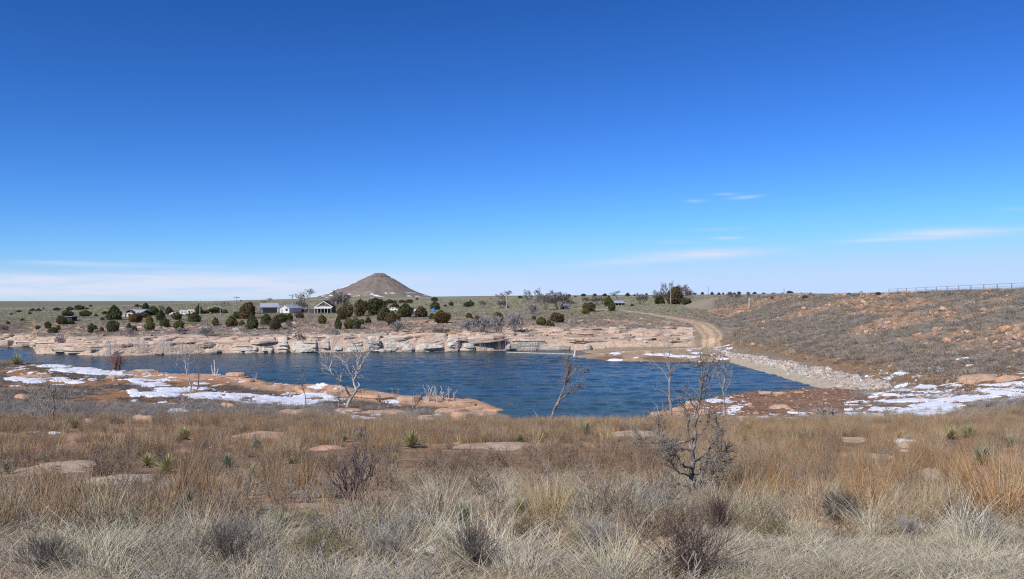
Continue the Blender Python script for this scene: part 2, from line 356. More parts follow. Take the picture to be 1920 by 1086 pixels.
# ------------------------------------------------------------------ flat-topped butte on the skyline
def butte():
    D = 2450.0; cx = (712 - CX) / F * D; s = D / F
    nth, nrr = 180, 70
    th = np.linspace(0, 2 * np.pi, nth, endpoint=False); rr = np.linspace(0, 1, nrr)
    T, Rr = np.meshgrid(th, rr)
    ext = (165 + 20 * np.cos(T) ** 2 * (np.cos(T) < 0)) * 1.0
    d = Rr * 190 * s / s
    left = [(0, 50), (8, 50), (15, 46), (22, 43), (32, 38.5), (52, 28.5), (72, 21), (80, 19.5), (90, 14), (104, 8), (125, 4), (150, 0), (190, -6)]
    rgt = [(0, 50), (8, 49.5), (17, 43.5), (28, 38.5), (40, 31), (55, 21.5), (70, 14.5), (88, 8.5), (103, 4), (130, 0), (190, -6)]
    hl = np.interp(d, *zip(*left)); hr = np.interp(d, *zip(*rgt)); w = (1 + np.cos(T)) / 2; w = w ** 1.0
    H = hl * (1 - w) + hr * w
    gull = fbm(np.cos(T) * 6 + 9, np.sin(T) * 6, Rr * 2, o=4, seed=4)
    H = H + gull * 1.9 * np.sin(np.clip(Rr * 3, 0, np.pi / 2)) * sstep(0, .15, Rr) + .25 * fbm(T * 14, Rr * 30, o=3, seed=6)
    X = cx + d * s * np.cos(T); Y = D + d * s * np.sin(T); Z = H * s
    col = np.zeros(X.shape + (3,)) + np.array([.205, .170, .145])
    col = lerp(col, (.26, .21, .165), sstep(-.1, .5, fbm(T * 3, Rr * 4, o=3, seed=12)))
    top = sstep(38, 42, H); col = lerp(col, (.23, .175, .15), top)
    col = lerp(col, (.20, .19, .13), sstep(8, 3, H))
    fn = fbm(X * .02, Y * .02, o=4, seed=14); 
    back = sstep(-.25, .05, np.sin(T)) * (np.cos(T) < -.2)        # drifts behind the shaded left ridge
    snow = 0 * fn
    low = sstep(.24, .28, fbm(X * .05, Y * .012, H * .8, o=4, seed=15)) * (H > 3) * (H < 13)
    ridge = sstep(.13, .07, np.abs(np.sin(T) + .24 + .06 * fn)) * (np.cos(T) < 0) * (H < 33) * (H > 4) * sstep(-.25, -.05, fbm(X * .03, H * .2, o=2, seed=19))
    col = lerp(col, (.82, .84, .88), np.clip(snow + low + ridge, 0, 1))
    idb = np.arange(X.size).reshape(X.shape); j = (np.arange(nth) + 1) % nth
    Qb = np.stack([idb[:-1, :], idb[1:, :], idb[1:, j], idb[:-1, j]], -1).reshape(-1, 4)
    M = mat('butte_scree', (.2, .2, .2), .95, var=.22, scale=.08, bump=2.0, bscale=.15, attr=True, coord='Position', detail=8)
    b = link('hill', make_mesh('hill', np.stack([X, Y, Z], -1), Qb, M, True, col.reshape(-1, 3)), kind='structure', label='lone cone-shaped brown butte with dark caprock and snow streaks')
    # caprock ledges
    M2 = mat('caprock', (.16, .12, .105), .95, var=.35, scale=.15, bump=1.0, bscale=.4)
    for (h, r0, r1, th_, hh) in ((43.5, 20, 17, 0, 3.0), (47.5, 12, 9.5, 0, 2.6)):
        n = 70; a = np.linspace(0, 2 * np.pi, n, endpoint=False); rn = 1 + .13 * fbm(np.cos(a) * 3, np.sin(a) * 3, o=3, seed=int(h))
        k = np.where(np.cos(a) < 0, 1.1, 1.0)
        V = []
        for (rad, zz) in ((r0, h - hh), (r0 * .98, h), (r1, h + .7), (r1 * .4, h + 1.3)):
            zn = zz + .5 * fbm(a * 6, a * 0 + zz, o=2, seed=3)
            V.append(np.stack([cx + rad * s * k * rn * np.cos(a), D + rad * s * k * rn * np.sin(a), zn * s], -1))
        V = np.concatenate(V); q = np.arange(n); q2 = (q + 1) % n
        Fq = np.concatenate([np.stack([q + r * n, q2 + r * n, q2 + (r + 1) * n, q + (r + 1) * n], -1) for r in range(3)])
        link('caprock', make_mesh('caprock', V, Fq, M2), parent=b)
butte()

# ------------------------------------------------------------------ sandstone slabs
def slab_mesh(name, seed, m, nang=22, strata=3, rough=1.0):
    """a weathered, layered block of unit size: x and y in -1..1, z in 0..1; angular outline, each bed set back or proud"""
    rg = np.random.default_rng(seed); V = []
    nc_ = rg.integers(5, 8); ca = np.sort((np.arange(nc_) + rg.uniform(-.3, .3, nc_)) / nc_ * 2 * np.pi); cr_ = rg.uniform(.82, 1.12, nc_)
    a = np.linspace(0, 2 * np.pi, nang, endpoint=False)
    cx_, cy_ = cr_ * np.cos(ca), cr_ * np.sin(ca); base = np.zeros(nang)
    for i in range(nang):                                   # radius of the polygon through the corners
        best = 0
        for k in range(nc_):
            x1, y1, x2, y2 = cx_[k], cy_[k], cx_[(k + 1) % nc_], cy_[(k + 1) % nc_]; dx, dy = math.cos(a[i]), math.sin(a[i])
            den = dx * (y2 - y1) - dy * (x2 - x1)
            if abs(den) < 1e-9: continue
            t = (x1 * (y2 - y1) - y1 * (x2 - x1)) / den; u = (x1 * dy - y1 * dx) / den
            if t > 0 and -1e-6 <= u <= 1 + 1e-6: best = max(best, t)
        base[i] = best or .9
    zs = np.sort(rg.uniform(.15, .9, strata - 1)) if strata > 1 else []
    edges = [0, *zs, 1]
    for k in range(strata):
        z0, z1 = edges[k], edges[k + 1]; w = 1 - .05 * k + rg.uniform(-.16, .08) * rough; cxk, cyk = rg.uniform(-.09, .09, 2) * rough; g = z1 - z0
        rr_ = base * w * (1 + .16 * rough * fbm(np.cos(a) * 2.4 + seed, np.sin(a) * 2.4, np.full(nang, k * 1.7), o=3, seed=seed))
        ring = [(z0 + .01, .90), (z0 + .12 * g, .98), (z1 - .10 * g, 1.0), (z1 - .01, .93)]
        if k == strata - 1: ring = [(z0 + .01, .92), (z0 + .15 * g, 1.0), (z1 - .3 * g, .97), (z1 - .08 * g, .86), (z1, .62), (z1 + .02, .30), (z1 + .02, .03)]
        for (zz, f) in ring:
            V.append(np.stack([cxk + rr_ * f * np.cos(a), cyk + rr_ * f * np.sin(a), zz + (.07 * rough) * fbm(np.cos(a) * 2 * f, np.sin(a) * 2 * f, np.full(nang, zz), o=3, seed=seed + 3)], -1))
    V = np.concatenate(V); nl = len(V) // nang; q = np.arange(nang); q2 = (q + 1) % nang
    Fq = np.concatenate([np.stack([q + r * nang, q2 + r * nang, q2 + (r + 1) * nang, q + (r + 1) * nang], -1) for r in range(nl - 1)])
    me = make_mesh(name, V, Fq, m, True)
    try: me.set_sharp_from_angle(angle=math.radians(32))
    except Exception: pass
    return me
def cliff_mat():
    m = bpy.data.materials.new('cliff_sandstone'); m.use_nodes = True; N = m.node_tree.nodes; L = m.node_tree.links; b = N['Principled BSDF']
    b.inputs['Roughness'].default_value = .92; b.inputs['Specular IOR Level'].default_value = .15
    g = N.new('ShaderNodeNewGeometry'); s = N.new('ShaderNodeSeparateXYZ'); L.new(g.outputs['Position'], s.inputs[0])
    mp = N.new('ShaderNodeMapping'); mp.inputs['Scale'].default_value = (.35, .35, 2.6); L.new(g.outputs['Position'], mp.inputs['Vector'])
    def nz(sc, d=5, r=.6, v=None):
        z = N.new('ShaderNodeTexNoise'); z.inputs['Scale'].default_value = sc; z.inputs['Detail'].default_value = d; z.inputs['Roughness'].default_value = r; L.new(v or mp.outputs[0], z.inputs['Vector']); return z.outputs[0]
    big = nz(.11, 3, .5, g.outputs['Position'])
    def mth(op, a, c, cc=None):
        n = N.new('ShaderNodeMath'); n.operation = op
        for i, v in enumerate((a, c, cc)):
            if v is None: continue
            if isinstance(v, (int, float)): n.inputs[i].default_value = v
            else: L.new(v, n.inputs[i])
        return n.outputs[0]
    zz = mth('ADD', s.outputs[2], mth('MULTIPLY', mth('SUBTRACT', big, .5), 5.0)); zz = mth('ADD', zz, mth('MULTIPLY', mth('SUBTRACT', nz(.9), .5), 2.2))
    for (x0_, x1_, amt) in ((-42, -58, 1.7), (-4, 6, .9)):
        q = N.new('ShaderNodeMapRange'); q.inputs[1].default_value = x0_; q.inputs[2].default_value = x1_; q.inputs[3].default_value = 0; q.inputs[4].default_value = amt; L.new(s.outputs[0], q.inputs[0]); zz = mth('ADD', zz, q.outputs[0])
    cr = N.new('ShaderNodeValToRGB'); r = N.new('ShaderNodeMapRange'); r.inputs[1].default_value = -10.2; r.inputs[2].default_value = -6.0; L.new(zz, r.inputs[0]); L.new(r.outputs[0], cr.inputs[0])
    e = cr.color_ramp.elements; e[0].position = .0; e[0].color = (.50, .42, .33, 1); e[1].position = 1.0; e[1].color = (.58, .43, .32, 1)
    for p_, c_ in ((.16, (.56, .52, .44, 1)), (.55, (.55, .50, .42, 1)), (.74, (.60, .47, .37, 1))):
        x_ = e.new(p_); x_.color = c_
    wet = N.new('ShaderNodeMapRange'); wet.inputs[1].default_value = -9.95; wet.inputs[2].default_value = -9.55; L.new(mth('ADD', s.outputs[2], mth('MULTIPLY', nz(2.5), .35)), wet.inputs[0])
    mw = N.new('ShaderNodeMix'); mw.data_type = 'RGBA'; mw.inputs['A'].default_value = (.26, .15, .09, 1); L.new(cr.outputs[0], mw.inputs['B']); L.new(wet.outputs[0], mw.inputs['Factor'])
    v = N.new('ShaderNodeVectorMath'); v.operation = 'SCALE'; L.new(mw.outputs['Result'], v.inputs[0]); q = N.new('ShaderNodeMapRange'); q.inputs[1].default_value = .33; q.inputs[2].default_value = .67; q.inputs[3].default_value = .70; q.inputs[4].default_value = 1.22; L.new(nz(1.6, 7, .65), q.inputs[0]); L.new(q.outputs[0], v.inputs['Scale'])
    L.new(v.outputs[0], b.inputs['Base Color'])
    bp = N.new('ShaderNodeBump'); bp.inputs['Distance'].default_value = .30; L.new(nz(1.3, 7, .65), bp.inputs['Height']); L.new(bp.outputs[0], b.inputs['Normal'])
    return m
M_cliff = cliff_mat()
M_stone = mat('pink_sandstone', (.50, .31, .20), .92, var=.25, scale=2.2, bump=.05, bscale=6, base2=(.46, .33, .23), coord='Position')
M_pale = mat('pale_sandstone', (.46, .37, .27), .92, var=.22, scale=2.5, bump=.04, bscale=7, base2=(.42, .30, .20), coord='Position')
slabsC = [slab_mesh('cliff_slab', 100 + i, M_cliff, 20, 2 + i % 3) for i in range(14)]
slabsS = [slab_mesh('slab', 300 + i, M_stone, 20, 1 + i % 3) for i in range(8)]
def cliff_face(p0, p1, seed, lb, height_scale=1.0):
    """bedded rock face following the shore: beds stand proud or back, joints cut it into blocks, then it steps back uphill"""
    pp = np.arange(p0, p1, 1.1); Yf = np.interp(pp, FPX, FYF); X0 = (pp - CX) / F * Yf; Yf = Yf + 1.2 * fbm(X0 * 0.12, X0 * 0 + 2.2, o=3, seed=9)
    s_ = X0; face = np.interp(pp, FPX, FT[:, 0]); zt = (HY - face) / F * (Yf + 2) + .45 * fbm(s_ * .12, s_ * 0, o=3, seed=seed)
    # joints: blocks 3 to 7 m wide, rounded, split by cracks
    rgl = np.random.default_rng(seed); e = [s_[0] - 2]
    while e[-1] < s_[-1] + 8: e.append(e[-1] + rgl.uniform(2.2, 7))
    e = np.array(e); bi = np.searchsorted(e, s_) - 1; u = (s_ - e[bi]) / (e[bi + 1] - e[bi]); boff = rgl.uniform(-1.0, .9, len(e) + 1)[bi]; bh = rgl.uniform(-.5, .55, len(e) + 1)[bi]
    crack = np.exp(-(np.minimum(u, 1 - u) * (e[bi + 1] - e[bi]) / .32) ** 2)
    rndd = 1 - np.abs(2 * u - 1) ** 3
    nv = 46; V = []
    beds = np.sort(rgl.uniform(0, 1, 9))
    for j in range(nv):
        t = j / (nv - 1)
        if t < .62:                     # the face
            h = t / .62; z = -10.7 + (zt + bh * rndd + 10.7) * h
            bed = np.searchsorted(beds, h + .05 * fbm(s_ * .1, s_ * 0 + seed, o=2, seed=seed + 5)).astype(float)
            jut = .60 * vnoise(s_ * .15 + bi * 1.3, bed * 3.7, None, seed + 1) + .28 * vnoise(s_ * .7, bed * 5.1, None, seed + 2) + .5 * fbm(s_ * .3, z * .5, o=2, seed=seed + 12)
            y_ = Yf + .5 + boff * .7 + h ** 3 * 2.6 + np.interp(pp, [60, 400, 460, 930, 990], [1.0, .8, 0, 0, 1.2]) * h * 3.0 - jut + crack * 1.9 - .35 * rndd + .3 * fbm(s_ * 1.5, z * 2, o=3, seed=seed + 3)
            y_ = np.maximum(y_, Yf - 1.2)
        else:                           # stepping back on to the slope
            h = (t - .62) / .38; y_ = Yf + 3.1 + np.interp(pp, [60, 400, 460, 930, 990], [1.0, .8, 0, 0, 1.2]) * 3.0 * (1 - h) + boff * .7 * (1 - h) + h * np.interp(pp, [60, 380, 450, 940, 1000], [11, 9, 5, 5, 14]) + crack * .6 * (1 - h)
            zz_ = terrain((pp - CX) / F * y_, y_)
            bed = np.floor(h * 7 + .8 * fbm(s_ * .15, s_ * 0 + 4, o=2, seed=seed + 8)); z = np.maximum(zz_, zt * (1 - h) + zz_ * h) * 1.0
            z = z * (1 - h * .9) + zz_ * h * .9 + (bh * rndd * (1 - h) + .32 * vnoise(s_ * .35, bed * 2.3, None, seed + 6) + .22 * fbm(s_ * .8, y_ * 1.1, o=3, seed=seed + 7)) * (1 - h ** 3) - .5 * h ** 3
        V.append(np.stack([(pp - CX) / F * y_, y_, z], -1))
    V = np.stack(V); idc = np.arange(V.shape[0] * V.shape[1]).reshape(V.shape[:2])
    me = make_mesh('cliff', V, np.stack([idc[:-1, :-1], idc[:-1, 1:], idc[1:, 1:], idc[1:, :-1]], -1).reshape(-1, 4), M_cliff, True)
    try: me.set_sharp_from_angle(angle=math.radians(35))
    except Exception: pass
    return link('cliff', me, kind='structure', label=lb)
cliff = cliff_face(62.5, 1300, 40, 'layered pink and grey sandstone cliff along the far shore')
rc = random.Random(3); ncl = 0
def put_slab(X, Y, z0, w, d, h, rz=None, me=None, par=None, tilt=.05):
    global ncl; ncl += 1
    link('slab', me or rc.choice(slabsC), parent=par or cliff, loc=(X, Y, z0), rot=(rc.gauss(0, tilt), rc.gauss(0, tilt), rz if rz is not None else rc.uniform(-.25, .25) + rc.choice((0, math.pi))), scale=(w, d, h))
p_ = 66.0
while p_ < 1292:                      # the face at the water
    Yf = float(np.interp(p_, FPX, FYF)); X = (p_ - CX) / F * Yf; Yf += 1.2 * float(fbm(X * 0.12, 2.2, o=3, seed=9))
    face = float(np.interp(p_, FPX, FT[:, 0])); zt = (HY - face) / F * (Yf + 2); w = rc.uniform(1.6, 3.6)
    if p_ > 1100: w *= .8
    gp = min(1, abs(p_ - 760) / 10, abs(p_ - 905) / 10)
    dz = rc.uniform(-.45, .55)
    if gp < 1: put_slab(X, Yf + 3.6, -10.5, w, 1.6, zt + 10.5)       # a cave: the block stands back under a roof slab
    elif rc.random() < .12: put_slab(X, Yf + 1.2, -10.6, w * 1.1, 1.5 + rc.uniform(0, .6), max(.9, (zt + dz + 10.6) * rc.uniform(.5, 1)), tilt=.05)
    if gp < 1: put_slab(X, Yf + 1.5, zt - .9, w * 1.7, 2.4, 1.4)
    if rc.random() < .35: put_slab(X + rc.uniform(-1.5, 1.5), Yf + .1, -10.4, rc.uniform(.6, 1.6), rc.uniform(.6, 1.1), rc.uniform(.7, 1.5), tilt=.12)
    p_ += w * 1.62 / Yf * F
nface = ncl
k = 0
while ncl < 190:                      # terraces stepping back above the face
    p_ = rc.uniform(62, 1290); Yf = float(np.interp(p_, FPX, FYF)); o_ = rc.uniform(2.2, 13) if rc.random() < .85 else rc.uniform(13, 26)
    if p_ > 960: o_ = rc.uniform(2, 16)
    elif p_ > 420: o_ = rc.uniform(2, 7)
    elif o_ > 9: o_ = rc.uniform(2, 9)
    Y = Yf + o_; X = (p_ - CX) / F * Y; w = rc.uniform(1.0, 4.6); h = rc.uniform(.5, 1.2) * (1 if o_ < 13 else .6)
    put_slab(X, Y, gz(X, Y) - h * (.62 if w > 2 else .45), w, rc.uniform(.8, 2.4), h)
# the nearer-looking outcrop across the inlet at the left edge is a cliff of its own
cliff2 = cliff_face(-120, 61, 47, 'grey sandstone cliff across the inlet at the left edge')
p_ = -90.0
while p_ < 64:
    Y = float(np.interp(p_, FPX, FYF)); X = (p_ - CX) / F * Y; w = rc.uniform(1.4, 3)
    put_slab(X, Y + .8, -10.6, w, 1.6, rc.uniform(1.8, 2.9), par=cliff2, tilt=.08); 
    for _ in range(2): 
        Y2 = Y + rc.uniform(2, 9); X2 = (p_ - CX) / F * Y2 + rc.uniform(-2, 2); put_slab(X2, Y2, gz(X2, Y2) - .35, rc.uniform(1, 2.6), 1.1, rc.uniform(.7, 1.2), par=cliff2)
    p_ += w * 1.6 / Y * F

def dome_mesh(name, seed, m, nang=40):
    a = np.linspace(0, 2 * np.pi, nang, endpoint=False); out = 1 + .5 * fbm(np.cos(a) * 1.6 + seed, np.sin(a) * 1.3, o=3, seed=seed)
    V = []
    for f, h in ((1.04, -.5), (1.0, -.02), (.95, .22), (.86, .42), (.70, .68), (.5, .86), (.28, .97), (.04, 1.0)):
        V.append(np.stack([f * out * np.cos(a), f * out * np.sin(a), h + .30 * fbm(f * np.cos(a) * 2.6 + 5, f * np.sin(a) * 2, o=3, seed=seed + 1) * (h > 0)], -1))
    V = np.concatenate(V); nl = len(V) // nang; q = np.arange(nang); q2 = (q + 1) % nang
    Fq = np.concatenate([np.stack([q + r * nang, q2 + r * nang, q2 + (r + 1) * nang, q + (r + 1) * nang], -1) for r in range(nl - 1)])
    return make_mesh(name, V, Fq, m, True)
domes = {'o': [dome_mesh('sandstone_dome', 500 + i, M_stone) for i in range(5)], 'p': [dome_mesh('sandstone_dome', 520 + i, M_pale) for i in range(4)]}
GR = 'sandstone outcrops showing through the grass'
# column, row of centre, width px, height above ground m, kind, label
for i, (px, py, wpx, h, kd, lb) in enumerate((
    (110, 884, 150, .20, 'p', 'broad pale sandstone hump in the grass at left, highest of its pair'),
    (205, 903, 125, .10, 'p', 'low flat sandstone slab just in front of the broad pale hump at left'),
    (480, 822, 118, .25, 'o', 'rust-orange rounded rock beyond the grass, between grey brush and yuccas'),
    (268, 790, 50, .45, 'o', 'pointed orange rock hump poking out of grey brush at left'),
    (168, 793, 28, .35, 'o', 'small orange rock beside the yucca in the grey brush'),
    (40, 746, 28, .45, 'o', 'small round orange boulder on the brushy slope near the left edge'),
    (213, 709, 26, .5, 'o', 'reddish flat boulder just below the snow bank near the round pink bush'),
    (60, 706, 60, .25, 'o', 'low reddish rock between the two upper left snow banks'),
    (425, 764, 30, .45, 'o', 'orange boulder below the long snow bank'),
    (548, 776, 60, .4, 'o', 'wide pink rock hump below the long snow bank'),
    (575, 734, 40, .5, 'o', 'rounded pink rock against the water right of the sand flat'),
    (1745, 900, 75, .28, 'p', 'tan rounded rock mound between tall rust grasses at right'),
    (1650, 858, 70, .12, 'o', 'flat tan rock shelf in the right meadow with rusty stain'),
    (1575, 855, 60, .10, 'p', 'thin pale rock shelf left of the rusty rock in the right meadow'),
    (1600, 828, 70, .18, 'p', 'long low pale rock at the top of the right meadow'),
    (1700, 840, 42, .30, 'p', 'snow-capped small tan rock in the right meadow'),
    (1190, 816, 95, .15, 'p', 'flat pale rock at the meadow rim left of the gnarled dead tree'),
    (610, 843, 70, .16, 'o', 'low buried orange rock left of the centre of the meadow'),
    (920, 843, 150, .08, 'p', 'long thin bare rock strip across the middle of the meadow'),
    (560, 925, 30, .10, 'o', 'small flat red stone in the grass left of the twiggy bush'),
    (1260, 1028, 130, .10, 'o', 'crumbling red rock behind the dark wispy shrub in front'),
    (1465, 765, 36, .5, 'o', 'pink rock hump low on the red flat right of the slim dead trees'),
    (1840, 712, 85, .8, 'o', 'broken pink boulder beside the right snowfield'),
    (1895, 712, 40, .6, 'o', 'reddish boulder at the right edge above the snowfield'))):
    g = ground(px, py); s_ = g[1] / F
    # lengthen in depth: the shelves lie flat
    link('sandstone_outcrop', domes[kd][i % len(domes[kd])], loc=(g[0], g[1], g[2] - .03), rot=(0, 0, R.uniform(-.3, .3)), scale=(wpx / 2 * s_ * 1.1, wpx / 2 * s_ * (1.2 if h < .3 else 1.0), h * .6), label=lb, cat='rock', group=GR)

# ledges along the near shore: slabs that overlap, each one a thing
LG = 'sandstone ledges along the near shore'
def ledge(px, py, wpx, hpx, lb, m=None, depth=.6, sink=.25, ry=0.0, i=[0]):
    g = ground(px, py); s_ = g[1] / F; i[0] += 1
    link('sandstone_ledge', slabsS[i[0] % 8], loc=(g[0], g[1], g[2] - hpx * s_ * sink), rot=(0, ry, R.uniform(-.2, .2)), scale=(wpx / 2 * s_, wpx / 2 * s_ * depth, hpx * s_ * (1 + sink)), label=lb, cat='rock', group=LG)
for a_ in ((270, 697, 70, 5, 'flat red ledge at the water right of the round pink bush'), (440, 708, 52, 9, 'stacked red ledge at the water below the pale stumps'),
           (462, 716, 34, 6, 'small red ledge at the right end of the stacked one'), (418, 724, 26, 4, 'little pile of broken stones on the sand flat'),
           (700, 746, 110, 7, 'broad pink shelf at the water right of the forked dead tree'), (770, 752, 60, 9, 'pink rounded shelf behind the pale dead sticks'),
           (870, 763, 50, 10, 'rounded pink boulder right of the short stump at the tip'), (835, 775, 70, 8, 'tan sloping slab in front of the short stump'),
           (720, 776, 120, 6, 'wide orange slab below the forked dead tree'), (650, 772, 70, 5, 'low orange shelf at the foot of the forked dead tree'),
           (862, 787, 48, 14, 'hollowed pale boulder at the meadow rim by the lake'), (905, 780, 80, 7, 'grey brown slab under the pale overhanging ledge'),
           (925, 773, 46, 6, 'pale overhanging ledge pointing over the water at the tip'), (890, 775, 46, 5, 'thin flat slab lying on the tip of the headland'),
           (800, 785, 40, 6, 'small tan slab beside the lower snow patch'), (1232, 782, 46, 9, 'pale jagged rock at the water left of the slim dead tree'),
           (1272, 776, 50, 11, 'grey slab pile behind the gnarled dead tree top'), (1300, 764, 44, 11, 'pink boulder at the water behind the gnarled dead tree'),
           (1318, 778, 50, 10, 'pale boulder right of the gnarled dead tree top'), (1437, 742, 38, 8, 'pale tilted slab on the shore of the red flat'),
           (1462, 741, 30, 6, 'pink slab leaning on the pale one on the red flat shore'), (1500, 737, 26, 3, 'row of small stones on the red flat shore'),
           (1392, 787, 24, 6, 'small orange stone among brush on the red flat'), (1650, 779, 20, 5, 'orange stone left of the right snowfield'),
           (1130, 667, 24, 4, 'white crusted boulder on the spit'), (1215, 663, 20, 4, 'tan boulder on the spit beside the snow strip')):
    ledge(*a_)

# ------------------------------------------------------------------ snow
M_snow = mat('old_snow', (.80, .82, .86), .55, var=.05, scale=1.5, bump=.03, bscale=4, spec=.3, coord='Position')
SNOWE = []
def snow(name_lb, ells, thr=.35, seed=0, amp=.6):
    """ells: (column, row, half width, half height) in the photo; the sheet follows the ground and has thickness"""
    SNOWE.extend(ells)
    P = [e[0] - e[2] * 1.6 for e in ells] + [e[0] + e[2] * 1.6 for e in ells]; Rw = [e[1] - e[3] * 2 for e in ells] + [e[1] + e[3] * 2 for e in ells]
    c = (min(P) + max(P)) / 2
    Y0 = ground(c, min(1085, max(Rw)), )[1] * .93; Y1 = min(ground(c, min(Rw))[1] * 1.08, 200)
    y_step = max((Y1 - Y0) / 260, .02)
    pg, yg = np.meshgrid(np.arange(min(P), max(P), max(1.2, (max(P) - min(P)) / 260)), np.arange(Y0, Y1, y_step))
    X = (pg - CX) / F * yg; z = terrain(X, yg); rr = HY - F * z / yg
    f = np.zeros_like(X)
    for (cx, cy, rx, ry) in ells: f = np.maximum(f, 1 - ((pg - cx) / (rx * 1.15)) ** 2 - ((rr - cy) / (ry * 1.2)) ** 2)
    f = f + amp * fbm(X * .9, yg * .55, o=4, seed=seed + 200) + .55 * amp * fbm(X * 3.2, yg * 1.6, o=4, seed=seed + 300, r=.7) - thr
    t = np.clip(f * 5, 0, 1); Z = z - .03 + .085 * t * np.clip(yg / 40, .6, 1.2) + .012 * fbm(X * 2, yg * 2, o=2, seed=9) * t
    idn = np.arange(X.size).reshape(X.shape); keep = np.maximum.reduce([f[:-1, :-1], f[1:, :-1], f[:-1, 1:], f[1:, 1:]]) > 0
    Qn = np.stack([idn[:-1, :-1], idn[:-1, 1:], idn[1:, 1:], idn[1:, :-1]], -1)[keep]
    if not len(Qn): return
    V = np.stack([X, yg, Z], -1).reshape(-1, 3); u, inv = np.unique(Qn, return_inverse=True)
    link('snow', make_mesh('snow', V[u], inv.reshape(-1, 4), M_snow, True), kind='stuff', label=name_lb, cat='snow')
snow('upper left snow bank running down to the round pink bush', [(100, 687, 35, 3), (150, 694, 55, 5), (180, 698, 40, 5), (215, 701, 25, 3.5)], seed=1, thr=.36, amp=.8)
snow('snow streak below the upper bank at the left edge', [(30, 710, 24, 5), (65, 715, 24, 5), (112, 713, 20, 5), (140, 717, 26, 2.5)], seed=2, amp=.8)
snow('long ragged snow bank stretching under the sand flat', [(258, 716, 18, 6), (290, 722, 30, 5), (330, 732, 55, 6), (290, 741, 50, 5), (395, 742, 50, 7), (440, 744, 45, 8), (490, 752, 48, 7), (550, 752, 55, 9), (595, 743, 34, 6), (250, 734, 14, 5)], seed=3, thr=.40, amp=1.05)
snow('small snow patch among brush below the long bank', [(333, 772, 18, 4.5), (375, 771, 10, 2)], seed=4, thr=.25)
snow('snow patch left of the forked dead tree at the shore', [(590, 727, 14, 3)], seed=5, thr=.2)
snow('snow patch on the meadow rim below the forked tree', [(655, 784, 28, 4), (690, 790, 32, 5)], seed=6, thr=.2)
snow('snow patch under the hollowed rocks near the lake tip', [(785, 790, 30, 5), (822, 783, 10, 5)], seed=7, thr=.2)
snow('thin snow strip on the pink shelf above the tip', [(735, 754, 16, 3)], seed=8, thr=.2)
snow('snow strip on bare ground at far left of the meadow', [(103, 812, 14, 2.2), (65, 811, 12, 1.5)], seed=9, thr=.15)
snow('snow scrap beside the yucca in mid meadow', [(415, 839, 24, 3)], seed=10, thr=.15)
snow('long snow strip on the spit below the track', [(1235, 665, 30, 2.2), (1275, 668, 24, 2)], seed=11, thr=.4, amp=.7)
snow('snow patch at the water edge of the spit', [(1155, 675, 15, 2)], seed=12, thr=.3, amp=.6)
snow('snow scraps on the left end of the spit', [(1155, 663, 12, 1.8), (1190, 671, 10, 1.6)], seed=13, thr=.45, amp=.7)
snow('snow scrap at the foot of the dam beside the track', [(1308, 662, 10, 1.6), (1355, 673, 12, 1.6), (1300, 669, 8, 1.3)], seed=14, thr=.1, amp=.5)
snow('wide broken snowfield at right below the dam', [(1760, 764, 55, 13), (1715, 772, 40, 8), (1800, 748, 40, 7), (1700, 752, 60, 4), (1745, 780, 30, 8)], seed=15, thr=.42, amp=1.15)
snow('snowfield against the right edge below the boulders', [(1870, 733, 60, 6), (1900, 722, 40, 5), (1840, 745, 40, 4), (1910, 741, 30, 3)], seed=16, thr=.42, amp=1.15)
snow('narrow snow strip above the wide broken snowfield', [(1737, 726, 22, 4), (1690, 732, 20, 2), (1660, 740, 26, 2.5)], seed=17, thr=.25, amp=.7)
snow('scattered snow left of the wide broken snowfield', [(1650, 767, 26, 5), (1640, 780, 20, 4), (1605, 778, 14, 2.5)], seed=18, thr=.4, amp=1.1)
snow('snow patches behind the rim on the red flat', [(1432, 789, 26, 4), (1480, 792, 26, 3), (1385, 790, 22, 3), (1500, 790, 20, 2)], seed=19, thr=.2, amp=.7)
snow('small snow patch on the red flat by the slim dead trees', [(1340, 752, 16, 3), (1378, 768, 10, 2.5)], seed=20, thr=.2)
snow('snow cap on the small tan rock in the right meadow', [(1700, 831, 16, 2.5), (1695, 846, 8, 2)], seed=21, thr=.1)
snow('snow scrap between shrubs in the very front', [(778, 1030, 16, 6), (810, 1032, 10, 5)], seed=22, thr=.2, amp=.5)
snow('snow crumbs behind the gnarled dead tree', [(1385, 862, 8, 3), (1395, 878, 6, 3), (1290, 745, 8, 3)], seed=23, thr=.1, amp=.4)
snow('snow scraps on the dam slope left of the boulders', [(1610, 715, 10, 3), (1840, 705, 20, 2.5), (1690, 700, 14, 2)], seed=24, thr=.2, amp=.5)

